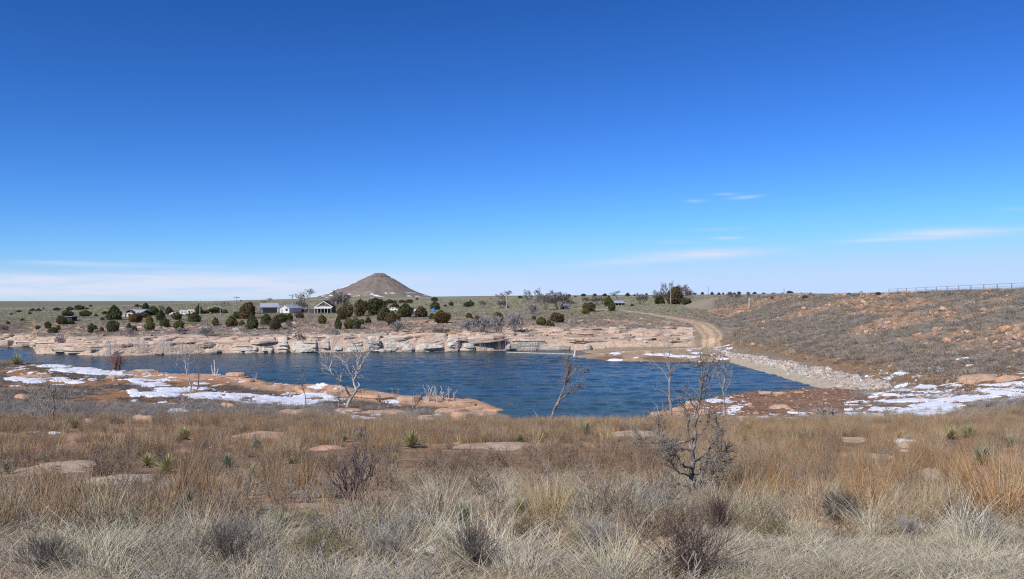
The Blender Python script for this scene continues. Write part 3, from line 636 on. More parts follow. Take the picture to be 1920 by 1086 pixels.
# ------------------------------------------------------------------ vegetation builders
def blades(n, spread, h, hvar, lean, curve, w, seg=3, seed=0, up=0.0, droop=0.0):
    """n tapered grass blades as ribbons; returns verts, tris"""
    g = np.random.default_rng(seed); a = g.uniform(0, 2 * np.pi, n); r = spread * np.sqrt(g.uniform(0, 1, n))
    bx, by = r * np.cos(a), r * np.sin(a); H = h * (1 - hvar * g.uniform(0, 1, n)); da = a + g.normal(0, .9, n); ln = np.abs(g.normal(lean, lean * .5, n)) + r / (spread + 1e-6) * lean * .6
    fa = g.uniform(0, np.pi, n); cv = np.abs(g.normal(curve, curve * .6, n)); V = []
    for k in range(seg + 1):
        t = k / seg; off = ln * t * H + cv * t * t * H; z = H * t * np.sqrt(np.clip(1 - np.clip(ln + cv, 0, .95) ** 2 * .5, .2, 1)) - droop * H * t ** 3
        px_, py_ = bx + off * np.cos(da), by + off * np.sin(da); ww = w * (1 - .85 * t) / 2 * (1 + g.uniform(-.2, .2, n))
        V.append(np.stack([np.stack([px_ - ww * np.cos(fa), py_ - ww * np.sin(fa), z], -1), np.stack([px_ + ww * np.cos(fa), py_ + ww * np.sin(fa), z], -1)], 1))
    V = np.stack(V, 1)                      # n, seg+1, 2, 3
    base = (np.arange(n) * (seg + 1) * 2)[:, None]; q = []
    for k in range(seg): q.append(np.stack([base[:, 0] + 2 * k, base[:, 0] + 2 * k + 1, base[:, 0] + 2 * k + 3, base[:, 0] + 2 * k + 2], -1))
    return V.reshape(-1, 3), np.concatenate(q)
def tubes(S, sides=3):
    """S: rows p0(3) p1(3) r0 r1 -> prism frusta"""
    S = np.asarray(S, float).reshape(-1, 8); p0, p1, r0, r1 = S[:, :3], S[:, 3:6], S[:, 6], S[:, 7]
    d = p1 - p0; d /= np.linalg.norm(d, axis=1)[:, None] + 1e-9
    ref = np.where(np.abs(d[:, 2:3]) > .9, np.array([[1., 0, 0]]), np.array([[0, 0, 1.]])); u = np.cross(d, ref); u /= np.linalg.norm(u, axis=1)[:, None] + 1e-9; v = np.cross(d, u)
    a = np.arange(sides) / sides * 2 * np.pi; ca, sa = np.cos(a), np.sin(a)
    ring = u[:, None] * ca[None, :, None] + v[:, None] * sa[None, :, None]
    p1e = p1 + d * (r1 * .6)[:, None]
    V = np.stack([p0[:, None] + ring * r0[:, None, None], p1e[:, None] + ring * r1[:, None, None]], 1)
    n = len(S); b = np.arange(n)[:, None] * 2 * sides; k = np.arange(sides)[None]; k2 = (k + 1) % sides
    return V.reshape(-1, 3), np.stack([b + k, b + k2, b + sides + k2, b + sides + k], -1).reshape(-1, 4)
def join(parts):
    o = 0; Vs, Fs = [], []
    for V, Q_ in parts: Vs.append(V); Fs.append(Q_ + o); o += len(V)
    return np.concatenate(Vs), np.concatenate(Fs)
def grow(out, rg, p, d, L, r, lev, kink=.25, nseg=4, child=(3, 4), ang=.7, shrink=.62, up=.08, rmin=.004):
    """crooked branch with side branches; adds segment rows to out[lev]"""
    p = np.array(p, float); d = np.array(d, float); d /= np.linalg.norm(d)
    for k in range(nseg):
        q = p + d * L / nseg; r1 = r * (1 - .8 * (k + 1) / nseg) if lev == 0 else r * (1 - .55 * (k + 1) / nseg)
        r1 = max(r1, rmin); out.append((*p, *q, r * (1 - .55 * k / nseg), r1, lev)); p = q
        if lev > 0 and k >= (1 if nseg > 2 else 0):
            for _ in range(rg.choice(child) if k == nseg - 1 else rg.choice((0, 1, 1))):
                ax = np.array([rg.gauss(0, 1) for _ in range(3)]); ax -= ax.dot(d) * d; ax /= np.linalg.norm(ax) + 1e-9
                a_ = rg.uniform(.5, 1.1) * ang; nd = d * math.cos(a_) + ax * math.sin(a_); nd[2] += up
                grow(out, rg, p, nd, L * shrink * rg.uniform(.7, 1.15), max(r1 * .75, rmin), lev - 1, kink, nseg, child, ang, shrink, up, rmin)
        d = d + np.array([rg.gauss(0, kink) for _ in range(3)]); d[2] += up * .5; d /= np.linalg.norm(d)
def segs(out): return np.array([o[:8] for o in out])

hidden = []
def scatter(name, lb, meshes, P, rotz, scl, tilt=.1, cat='grass'):
    """many small tufts as one geometry-nodes object; P (n,3)"""
    P = np.asarray(P, float); n = len(P)
    if not n: return
    c = bpy.data.collections.new(name + '_kinds')
    for i, me in enumerate(meshes): c.objects.link(bpy.data.objects.new(name + '_tuft', me))
    hidden.append(c); c.use_fake_user = True
    me = bpy.data.meshes.new(name); me.vertices.add(n); me.vertices.foreach_set('co', P.astype(np.float32).ravel())
    g = np.random.default_rng(n)
    r = np.stack([g.normal(0, tilt, n), g.normal(0, tilt, n), rotz], -1).astype(np.float32)
    a = me.attributes.new('rot', 'FLOAT_VECTOR', 'POINT'); a.data.foreach_set('vector', r.ravel())
    s3 = np.asarray(scl, np.float32); s3 = np.repeat(s3[:, None], 3, 1) if s3.ndim == 1 else s3
    a = me.attributes.new('scl', 'FLOAT_VECTOR', 'POINT'); a.data.foreach_set('vector', s3.ravel())
    a = me.attributes.new('kind_index', 'INT', 'POINT'); a.data.foreach_set('value', g.integers(0, len(meshes), n).astype(np.int32))
    o = link(name, me, kind='stuff', label=lb, cat=cat)
    ng = bpy.data.node_groups.new(name + '_nodes', 'GeometryNodeTree'); ng.interface.new_socket('Geometry', in_out='INPUT', socket_type='NodeSocketGeometry'); ng.interface.new_socket('Geometry', in_out='OUTPUT', socket_type='NodeSocketGeometry')
    N = ng.nodes; gi = N.new('NodeGroupInput'); go = N.new('NodeGroupOutput'); ip = N.new('GeometryNodeInstanceOnPoints'); ci = N.new('GeometryNodeCollectionInfo')
    ci.inputs['Collection'].default_value = c; ci.inputs['Separate Children'].default_value = True; ci.inputs['Reset Children'].default_value = True
    def at(nm, t): 
        z = N.new('GeometryNodeInputNamedAttribute'); z.data_type = t; z.inputs['Name'].default_value = nm; return z.outputs['Attribute']
    L = ng.links; L.new(gi.outputs[0], ip.inputs['Points']); L.new(ci.outputs[0], ip.inputs['Instance']); ip.inputs['Pick Instance'].default_value = True
    L.new(at('kind_index', 'INT'), ip.inputs['Instance Index']); L.new(at('rot', 'FLOAT_VECTOR'), ip.inputs['Rotation']); L.new(at('scl', 'FLOAT_VECTOR'), ip.inputs['Scale']); L.new(ip.outputs[0], go.inputs[0])
    md = o.modifiers.new('scatter', 'NODES'); md.node_group = ng
    return o

M_straw = mat('straw_grass', (.43, .395, .275), .8, inst=.40, var=.3, scale=9, patch=.15)
M_litter = mat('litter_straw', (.40, .35, .25), .85, inst=.35, var=.3, scale=9)
M_pstraw = mat('pale_straw', (.50, .46, .335), .75, inst=.28, var=.3, scale=9, patch=.12)
M_yel = mat('yellow_straw', (.47, .37, .21), .8, inst=.22, var=.25, scale=9)
M_rust = mat('rust_grass', (.38, .225, .105), .8, inst=.25, var=.3, scale=9, patch=.15)
M_tan = mat('brown_grass', (.33, .235, .145), .85, inst=.25, var=.25, scale=9, patch=.2)
M_mauve = mat('dry_forbs', (.27, .195, .13), .9, inst=.28, var=.25, scale=8, patch=.2)
M_grey = mat('grey_twigs', (.325, .295, .255), .9, inst=.25, var=.2, scale=8, patch=.12)
M_dark = mat('dark_twigs', (.165, .14, .12), .9, inst=.25, var=.2, scale=8)
M_olive = mat('olive_leaves', (.235, .20, .085), .85, inst=.2, var=.25, scale=10)
M_red = mat('wine_twigs', (.165, .115, .095), .85, inst=.2, var=.2, scale=8)
M_sage = mat('sage_tufts', (.33, .31, .20), .9, inst=.25, var=.2, scale=8)

def tuft(nm, m, *a, **k): return make_mesh(nm, *blades(*a, **k), m)
K_straw = [tuft('straw_tuft', M_straw, 46, .16, .42, .6, .35, .45, .0050, seed=i) for i in range(5)] + [tuft('straw_tuft', M_yel, 50, .10, .44, .6, .28, .35, .0048, seed=50)]
K_bunch = [tuft('bunch_tuft', M_pstraw, 95, .17, .48, .6, .32, .42, .0050, seed=60 + i, seg=4) for i in range(4)]
K_mat = [tuft('mat_tuft', M_litter, 70, .30, .16, .7, .9, .6, .0055, seed=90 + i) for i in range(4)] + [tuft('mat_tuft', M_tan, 60, .28, .14, .7, .9, .6, .0055, seed=96)]
K_rust = [tuft('rust_tuft', [M_rust, M_tan, M_tan, M_rust, M_yel, M_tan][i], 60, .13, .62, .5, .14, .14, .0075, seed=100 + i) for i in range(6)]
def forb(m, seed, n=22, h=.35, w=.004, lev=2, kink=.3):
    rg = random.Random(seed); out = []
    for i in range(n):
        a = rg.uniform(0, 2 * math.pi); l = rg.uniform(.1, .9)
        grow(out, rg, (rg.gauss(0, .05), rg.gauss(0, .05), 0), (math.cos(a) * l, math.sin(a) * l, 1), h * rg.uniform(.35, .6), w, lev, kink, 2, (1, 2, 2), .75, .6, .05, w * .5)
    V, Q_ = tubes(segs(out)); return make_mesh('forb', V, Q_, m)
K_forb = [forb(M_mauve, i, 14, .34, .0045) for i in range(5)]
K_grey = [forb(M_grey, 20 + i, 16, .5, .006) for i in range(5)]
K_olive = []
def olive_mesh(seed, m=M_olive, r=.26, n=520, stem=M_dark):
    rg = np.random.default_rng(seed); out = []; rr = random.Random(seed)
    for i in range(26):
        a = rr.uniform(0, 6.28); l = rr.uniform(.1, 1.3); grow(out, rr, (0, 0, 0), (math.cos(a) * l, math.sin(a) * l, 1), r * .8, .004, 1, .2, 2, (2, 3), .5, .5, .05, .0025)
    V1, Q1 = tubes(segs(out))
    d = rg.normal(size=(n, 3)); d[:, 2] = np.abs(d[:, 2]); d /= np.linalg.norm(d, axis=1)[:, None]; P = d * (r * (.7 + .4 * rg.uniform(0, 1, n)))[:, None] * (1 + .25 * np.sin(d[:, :1] * 9 + seed))
    P[:, 2] *= .95
    dd = d + rg.normal(0, .5, (n, 3)); dd /= np.linalg.norm(dd, axis=1)[:, None]; S = np.concatenate([P, P + dd * .045, np.full((n, 1), .006), np.full((n, 1), .002)], 1)
    V2, Q2 = tubes(S); V, Q_ = join([(V1, Q1), (V2, Q2)])
    return make_mesh('snakeweed', V, Q_, [stem, m], midx=np.concatenate([np.zeros(len(Q1)), np.ones(len(Q2))]))
K_olive = [olive_mesh(i) for i in range(3)]
# coarse brush for what is far: fewer, thicker twigs
K_fgrey = [tuft('grey_brush', M_grey, 60, .45, .55, .7, .55, .3, .028, seed=200 + i, seg=2) for i in range(4)] + [tuft('grey_brush', M_dark, 50, .40, .45, .7, .55, .3, .026, seed=210, seg=2)]
K_ftan = [tuft('tan_brush', M_tan, 60, .35, .5, .6, .3, .3, .03, seed=220 + i, seg=2) for i in range(3)] + [tuft('tan_brush', M_straw, 50, .3, .45, .6, .3, .3, .026, seed=230, seg=2)]
K_fdark = [tuft('dark_brush', M_dark, 70, .40, .38, .7, .6, .3, .022, seed=240 + i, seg=2) for i in range(3)] + [tuft('dark_brush', M_mauve, 60, .40, .35, .7, .6, .3, .022, seed=246, seg=2)]
K_sage = [tuft('sage_tuft', M_sage, 40, .35, .28, .6, .6, .2, .05, seed=250 + i, seg=1) for i in range(3)] + [tuft('sage_tuft', M_grey, 40, .35, .3, .6, .6, .2, .05, seed=256, seg=1)]

YUC = ((10, 888, 34, 'b', 'blue-green yucca at the left edge beside the pale rock hump'), (312, 888, 46, 'g', 'biggest yellow-green yucca of the left meadow group'), (275, 876, 34, 'g', 'yucca just left of the biggest yellow-green one'),
    (425, 878, 38, 'b', 'grey-green yucca with a dark dead skirt in the left meadow'), (472, 900, 40, 'g', 'yellow-green yucca in front of the grey-green one'), (84, 866, 20, 'b', 'small pale green yucca on top of the pale rock hump'),
    (138, 802, 24, 'g', 'dark yucca among grey brush at left'), (345, 825, 32, 'g', 'yellowish yucca behind the left meadow group'), (480, 840, 28, 'b', 'faded blue-green yucca by the snow scrap'),
    (645, 828, 20, 'b', 'small yucca behind the twiggy bush, left one of two'), (673, 828, 28, 'b', 'blue-green yucca behind the twiggy bush, right one of two'), (771, 840, 42, 'g', 'large bright yellow-green yucca in the middle meadow'),
    (740, 862, 16, 'g', 'little yucca in front of the large bright one'), (975, 828, 22, 'g', 'small yucca near the meadow rim at the centre'), (1098, 815, 32, 'g', 'yucca at the meadow rim left of the gnarled dead tree'),
    (874, 872, 20, 'b', 'small pale yucca alone in the middle meadow'), (545, 870, 18, 'g', 'small faded yucca left of the twiggy bush'), (1402, 812, 26, 'g', 'pale yucca right of the gnarled dead tree'), (1842, 872, 50, 'b', 'big blue-green yucca above the tall rust clump at right'),
    (1815, 822, 34, 'g', 'yellowish yucca at the rim at right, one of two close together'), (1782, 824, 30, 'g', 'faded yucca at the rim at right, left of its pair'), (1686, 822, 18, 'g', 'small yucca behind the snow-capped rock'), (1895, 838, 30, 'b', 'pale yucca at the right edge behind the big one'),
    (350, 955, 50, 'b', 'half-hidden yucca in the tall brown grass at left'), (865, 985, 60, 'b', 'pale green yucca half hidden in straw grass in front'), (528, 992, 44, 'b', 'faint yucca in the rust grass left of centre front'), (975, 965, 40, 'g', 'yellow-green yucca half buried in straw by the centre'),
    (30, 684, 26, 'g', 'green yucca at the top of the left slope by the water'), (1220, 700, 0, 'g', ''), (1090, 840, 18, 'b', 'tiny yucca below the rim left of the flat pale rock'), (1655, 985, 0, 'g', ''))
BUSH = ((430, 1072, 120, 95, 'dark', 'round dark grey shrub in the front at left'), (885, 1062, 100, 80, 'dark', 'round dark grey shrub in the front at centre'), (1572, 985, 90, 62, 'dark', 'round dark grey shrub right of centre in straw grass'),
    (1120, 1040, 100, 70, 'grey', 'low grey shrub left of the wispy wine-brown shrub'), (1290, 1084, 200, 105, 'wine', 'wispy wine-brown shrub at the bottom right of centre'), (1345, 1000, 90, 70, 'wine', 'smaller wine-brown shrub behind the wispy one'), (219, 692, 25, 32, 'pink', 'round pinkish bare bush at the water by the snow bank'),
    (80, 1075, 110, 70, 'dark', 'grey shrub in the bottom left corner'), (605, 1050, 110, 62, 'olive', 'olive green snakeweed bush in front left of centre'), (1095, 1035, 80, 50, 'olive', 'olive snakeweed bush in front beside the grey shrub'), (1450, 1015, 70, 45, 'olive', 'olive-brown low bush in front right of centre'),
    (590, 985, 70, 30, 'olive', 'yellow-olive low bush behind the straw grass at left'), (240, 1000, 70, 40, 'olive', 'olive tufted bush among straw at left front'), (1700, 1010, 80, 40, 'grey', 'grey low bush in front at right'), (720, 1050, 90, 50, 'grey', 'grey tangled shrub left of the front snow scrap'), (985, 1010, 70, 50, 'olive', 'dark olive bush behind the centre shrub'))
VIS = [(a[0], a[1], a[2] * .55, 30 + a[2] * .6) for a in YUC if a[2]] + [(a[0], a[1], a[2] * .5, 22) for a in BUSH] + [(1303, 935, 75, 22), (662, 948, 60, 16)]
VIS += [(px_of(o.location.x, o.location.y), HY - F * o.location.z / o.location.y, o.scale.x / o.location.y * F * .75, 24 if o.location.y < 30 else 10) for o in COL.objects if o.get('category') == 'rock' and o.location.y < 60]
ROCKMASK = [(o.location.x, o.location.y, o.scale.x, o.scale.y) for o in COL.objects if o.get('category') == 'rock']
def field(n, y0, y1, pow_=1.0, p0=None, p1=None):
    """random places in the wedge in front of the camera, uniform per area"""
    if p0 is None:
        p0, p1 = p1 and -80 or (-480 if y0 < 30 else -300), p1 or (2400 if y0 < 30 else 2220); n = int(n * (p1 - p0) / 2080)
    elif p1 is None: n = int(n * (2400 - p0) / (2000 - p0)); p1 = 2400
    g = RNG; t = g.uniform(0, 1, n); Y = np.sqrt(y0 * y0 + t * (y1 * y1 - y0 * y0)); P = g.uniform(p0, p1, n)
    return (P - CX) / F * Y, Y, P
def keep_clear(X, Y, grow_=1.0):
    k = np.ones(len(X), bool)
    for (a, b, c, d) in ROCKMASK:
        k &= ((X - a) / (c * grow_)) ** 2 + ((Y - b) / (d * grow_)) ** 2 > 1
    pp = px_of(X, Y); rr = HY - F * terrain(X, Y) / Y; u = RNG.uniform(0, 1, len(X))
    for (a, b, c, d) in VIS: k &= ~((np.abs(pp - a) < c) & (rr > b - 6) & (rr < b + d) & (u < .86))
    u = RNG.uniform(0, 1, len(X))
    for (a, b, c, d) in SNOWE: k &= (((pp - a) / (c * 1.05)) ** 2 + ((rr - b) / (d * 1.1)) ** 2 > 1) | (u < .16)
    return k
def sc(name, lb, meshes, X, Y, k, s0, s1, cat='grass', tilt=.1, clear=.9):
    k = k & keep_clear(X, Y, clear); X, Y = X[k], Y[k]; n = len(X); Z = terrain(X, Y)
    scatter(name, lb, meshes, np.stack([X, Y, Z - .015], -1), RNG.uniform(0, 6.28, n), RNG.uniform(s0, s1, n), tilt, cat)
    return n
def rowof(X, Y): return HY - F * terrain(X, Y) / Y
cnt = {}
# front: pale bunch grass, grey twiggy growth, litter
X, Y, P = field(5200, 4.2, 11.5); f1 = fbm(X * .9, Y * .9, o=3, seed=301); f2 = fbm(X * .5, Y * .7, o=3, seed=302)
open_ = sstep(6.6, 5.4, Y) * sstep(1250, 1450, P)          # trampled short turf in the right corner
cnt['mat'] = sc('litter_grass', 'matted pale dead grass lying over the front of the meadow', K_mat, X, Y, (f2 > -.12) & ~((P > 1330) & (Y < 6.6) & (RNG.uniform(0, 1, len(X)) < .6)) & (RNG.uniform(0, 1, len(X)) < .8), .5, 1.2, clear=.8)
X, Y, P = field(1500, 5.2, 10.5); f1 = fbm(X * .8, Y * .8, o=3, seed=303)
edge = sstep(8.4, 6.4, Y + 1.6 * fbm(X * .5, Y * 0, o=2, seed=304))
cnt['bunch'] = sc('bunch_grass', 'pale straw bunch grass in arching clumps along the front', K_bunch, X, Y, (RNG.uniform(0, 1, len(X)) < edge * .42) & (f1 > .03) & ~((P > 1380) & (Y < 6.6)), .55, 1.05)
X, Y, P = field(3200, 4.6, 12); f1 = fbm(X * .8, Y * .8, o=3, seed=306)
cnt['straw'] = sc('straw_grass', 'loose dry straw stems between the clumps in front', K_straw, X, Y, (RNG.uniform(0, 1, len(X)) < sstep(8.8, 6.4, Y) * .36) & (f1 > -.1) & ~((P > 1380) & (Y < 6.2)), .45, .95)
X, Y, P = field(900, 4.6, 11); f1 = fbm(X * .7, Y * .7, o=3, seed=307)
cnt['greyn'] = sc('grey_forbs', 'low grey leafless twiggy growth among the front grass', K_grey, X, Y, (f1 > .12) & (Y < 9.5), .35, .7, 'brush')
X, Y, P = field(2600, 4.2, 7.2, p0=1250)
cnt['turf'] = sc('short_turf', 'trampled pale short turf in the bottom right of the meadow', [tuft('turf_tuft', [M_straw, M_litter, M_litter][i], 80, .26, .075, .7, 1.1, .5, .0045, seed=400 + i) for i in range(3)], X, Y, (fbm(X * 1.2, Y * 1.2, o=3, seed=321) > -.08) & (RNG.uniform(0, 1, len(X)) < sstep(7.4, 6.4, Y)), .6, 1.2, clear=.5)
# the rusty meadow
X, Y, P = field(31000, 6.6, 46); f1 = fbm(X * .30, Y * .35, o=4, seed=311); r = rowof(X, Y); u = RNG.uniform(0, 1, len(X))
lim = np.where(P < 330, 38, np.where(P < 960, 41, 41.5))
bare = np.zeros(len(X))
for (p0, p1, r0, w) in ((-60, 270, 820, 13), (200, 430, 806, 8), (800, 1130, 836, 5), (1150, 1260, 814, 5), (420, 540, 820, 7), (740, 800, 836, 4)):
    bare = np.maximum(bare, np.exp(-((r - r0) / w) ** 2) * sstep(p0 - 20, p0 + 20, P) * sstep(p1 + 20, p1 - 20, P))
tall = (f1 > -.02) | (P > 1330) | (r < 838)
low_ = ((P > 880) & (P < 1280) & (r > 835)) | ((P > 0) & (P < 260) & (r > 868) & (r < 930)) | ((P > 560) & (P < 900) & (r > 850))
dens = np.where(tall, .85, .16) * np.where(low_, .22, 1) * (1 - bare) * sstep(6.4, 8.2, Y + f1 * 3) * (Y < lim)
cnt['rust'] = sc('rust_grass', 'tall rust-brown dry grass covering the meadow down to the rim', K_rust, X, Y, u < dens * .62, .35, .82)
X, Y, P = field(17000, 6.4, 40); f2 = fbm(X * .4, Y * .45, o=4, seed=313); u = RNG.uniform(0, 1, len(X)); r = rowof(X, Y)
bare = np.zeros(len(X))
for (p0, p1, r0, w) in ((-60, 270, 820, 13), (200, 430, 806, 8), (800, 1130, 836, 5), (1150, 1260, 814, 5), (420, 540, 820, 7)):
    bare = np.maximum(bare, np.exp(-((r - r0) / w) ** 2) * sstep(p0 - 20, p0 + 20, P) * sstep(p1 + 20, p1 - 20, P))
cnt['forb'] = sc('dry_forbs', 'short purplish brown dead weeds between the meadow grasses', K_forb, X, Y, (u < .62 * (1 - bare)) & (f2 > -.25), .45, 1.0, 'weeds')
# grey brush along the rim and the shelf behind it
X, Y, P = field(15000, 27, 50); f2 = fbm(X * .16, Y * .2, o=4, seed=315); u = RNG.uniform(0, 1, len(X))
cnt['rim'] = sc('grey_brush', 'grey leafless brush growing in a belt behind the meadow', K_grey, X, Y, ((Y > 35 + 6 * f2) & (u < .5)) & ((P < 1600) | (f2 > -.2)) & (Y < np.where((P > 950) & (P < 1215), 41.5, 50)), .35, .85, 'brush')
X, Y, P = field(34000, 42, 100); f2 = fbm(X * .10, Y * .10, o=4, seed=316); f3 = fbm(X * .25, Y * .25, o=4, seed=52); ysn = shore_near(P); u = RNG.uniform(0, 1, len(X))
sand = (P > 240) & (ysn - Y < 15 + 8 * f2) & (P < 952)
okl = (P < 950) & (Y < ysn - .5) & ~(sand & (u > .05)) & (f3 < .16)
cnt['shelf'] = sc('dark_brush', 'dark grey-brown low brush on the slope above the lake', K_fdark, X, Y, okl & (u < .85), .3, .8, 'brush')
cnt['shelf2'] = sc('grey_brush', 'scattered grey brush on the snowy slope at left', K_fgrey, X, Y, okl & (f2 > .1) & (u > .5) , .25, .65, 'brush')
okr = (P > 1215) & (Y < np.where(P < 1620, ysn - 1, 92))
redflat = (P < 1600) & (Y > 52)
cnt['rflat'] = sc('dark_brush', 'sparse brown brush on the red flat and around the right snowfield', K_fdark, X, Y, okr & (u < np.where(redflat, .36, .6)) & (f3 < .25), .25, .6, 'brush')
cnt['rgrey'] = sc('grey_brush', 'grey brush around the snowfield at right', K_fgrey, X, Y, okr & ~redflat & (u > .45) & (f2 > -.2), .25, .65, 'brush')
# the dam
X, Y, P = field(70000, 62, 300, p0=1340, p1=2300); z, nr_, fr_, sp_, dm_, td_, ys_, q_, px_ = terrain(X, Y, True)
ond = (dm_ >= np.maximum(np.maximum(nr_, fr_), sp_)) & (X < 72); sdd = (X - 35) / 35; u = RNG.uniform(0, 1, len(X)); st = fbm((X + Y * .35) * .10, (Y - X * .2) * .07, o=4, seed=71)
cnt['damg'] = sc('grey_brush', 'grey leafless brush covering the dam slope', K_fgrey, X, Y, ond & (sdd > .2) & (u < np.where((st > .10) & (sdd > .4), .12, .62)), .6, 1.35, 'brush')
cnt['damt'] = sc('tan_grass', 'tan grass tufts scattered on the dam slope', K_ftan, X, Y, ond & (sdd > .16) & (u > np.where((sdd < .33), .42, .72)), .5, 1.25)
# far bank and plain
X, Y, P = field(66000, 152, 330, p0=-200, p1=1420); z, nr_, fr_, sp_, dm_, td_, ys_, q_, px_ = terrain(X, Y, True); u = RNG.uniform(0, 1, len(X)); f2 = fbm(X * .05, Y * .08, o=4, seed=318)
onf = (fr_ > np.maximum(np.maximum(nr_, sp_), dm_) - .01) & (td_ > 2.6)
cnt['farg'] = sc('grey_brush', 'low grey brush on the slope above the far cliff', K_fgrey, X, Y, onf & (q_ > np.where(P > 960, 13, 6)) & (q_ < 45) & (u < .55) & (f2 > -.22), .5, 1.2, 'brush')
cnt['farf'] = sc('dark_brush', 'brown tufts dotted over the far slope', K_fdark, X, Y, onf & (q_ > 14) & (q_ < 90) & (u > .80), .6, 1.2, 'brush')
cnt['sage'] = sc('sage_tufts', 'sage green tufts over the rising plain', K_sage, X, Y, onf & (q_ > 40) & (u > .3) & (u < .8), .6, 1.5, 'brush')
X, Y, P = field(29000, 330, 900, p0=-200, p1=1800); u = RNG.uniform(0, 1, len(X))
cnt['sagef'] = sc('sage_tufts', 'sage green tufts on the distant plain', K_sage, X, Y, u < .9, 1.6, 3.4, 'brush', clear=.01)
print(cnt)
# ------------------------------------------------------------------ junipers
M_jun = mat('juniper_green', (.125, .135, .055), .8, var=.4, scale=1.4, inst=.14, spec=.2)
M_junr = mat('juniper_bronze', (.175, .125, .06), .8, var=.4, scale=1.4, inst=.14, spec=.2)
M_juny = mat('juniper_yellow', (.19, .175, .06), .8, var=.4, scale=1.4, inst=.14, spec=.2)
M_bark = mat('grey_bark', (.20, .165, .135), .9, var=.3, scale=6, bump=.02)
def juniper_mesh(seed, m, n=2600, shape=0):
    """unit crown: radius about .5, height 1, sitting just above the ground"""
    g = np.random.default_rng(seed)
    d = g.normal(size=(n, 3)); d /= np.linalg.norm(d, axis=1)[:, None]
    lump = .34 * fbm(d[:, 0] * 2.2 + seed, d[:, 1] * 2.2, d[:, 2] * 2.2, o=3, seed=seed) + .10 * fbm(d[:, 0] * 6, d[:, 1] * 6, d[:, 2] * 6, o=2, seed=seed + 1)
    rad = (.95 + lump * 1.5) * (.74 + .26 * g.uniform(0, 1, n) ** .5)
    P = d * rad[:, None] * .5
    zz = P[:, 2]; t = np.clip((zz + .5), 0, 1.2)
    prof = [1.0 + 0 * t, 1.08 - .35 * t ** 2, 1.14 - .62 * t][shape % 3] if shape else 1.0 + 0 * t
    P[:, 0] *= prof; P[:, 1] *= prof; P[:, 2] = (np.clip(zz, -.42, 1) + .42) * 1.08 + .03
    # sprays: small outward and upward pointing tapering blades, 3 per point
    V, T = [], []
    for k in range(2):
        o = d + g.normal(0, .55, (n, 3)); o[:, 2] += .35; o /= np.linalg.norm(o, axis=1)[:, None]
        if k == 1: o = o - d * (o * d).sum(1)[:, None] * .75; o /= np.linalg.norm(o, axis=1)[:, None]
        s_ = np.cross(o, g.normal(size=(n, 3)) if k == 0 else d + g.normal(0, .35, (n, 3))); s_ /= np.linalg.norm(s_, axis=1)[:, None] + 1e-9
        L = g.uniform(.045, .095, n)[:, None]; w = g.uniform(.014, .026, n)[:, None]
        V.append(np.stack([P - s_ * w, P + s_ * w, P + o * L + s_ * w * .4, P + o * L - s_ * w * .4], 1).reshape(-1, 3))
    V = np.concatenate(V); Q_ = np.arange(len(V)).reshape(-1, 4)
    return make_mesh('crown', V, Q_, m)
def trunk_mesh(seed):
    rg = random.Random(seed); out = []
    for i in range(3): grow(out, rg, (rg.gauss(0, .03), rg.gauss(0, .03), -.1), (rg.gauss(0, .35), rg.gauss(0, .35), 1), .55, .035, 1, .2, 3, (2, 2), .7, .6, .1, .008)
    return make_mesh('trunk', *tubes(segs(out), 5), M_bark)
JM = {k: [juniper_mesh(700 + 10 * j + i, m, shape=i % 3) for i in range(4)] for j, (k, m) in enumerate((('g', M_jun), ('r', M_junr), ('y', M_juny)))}
JT = [trunk_mesh(i) for i in range(3)]
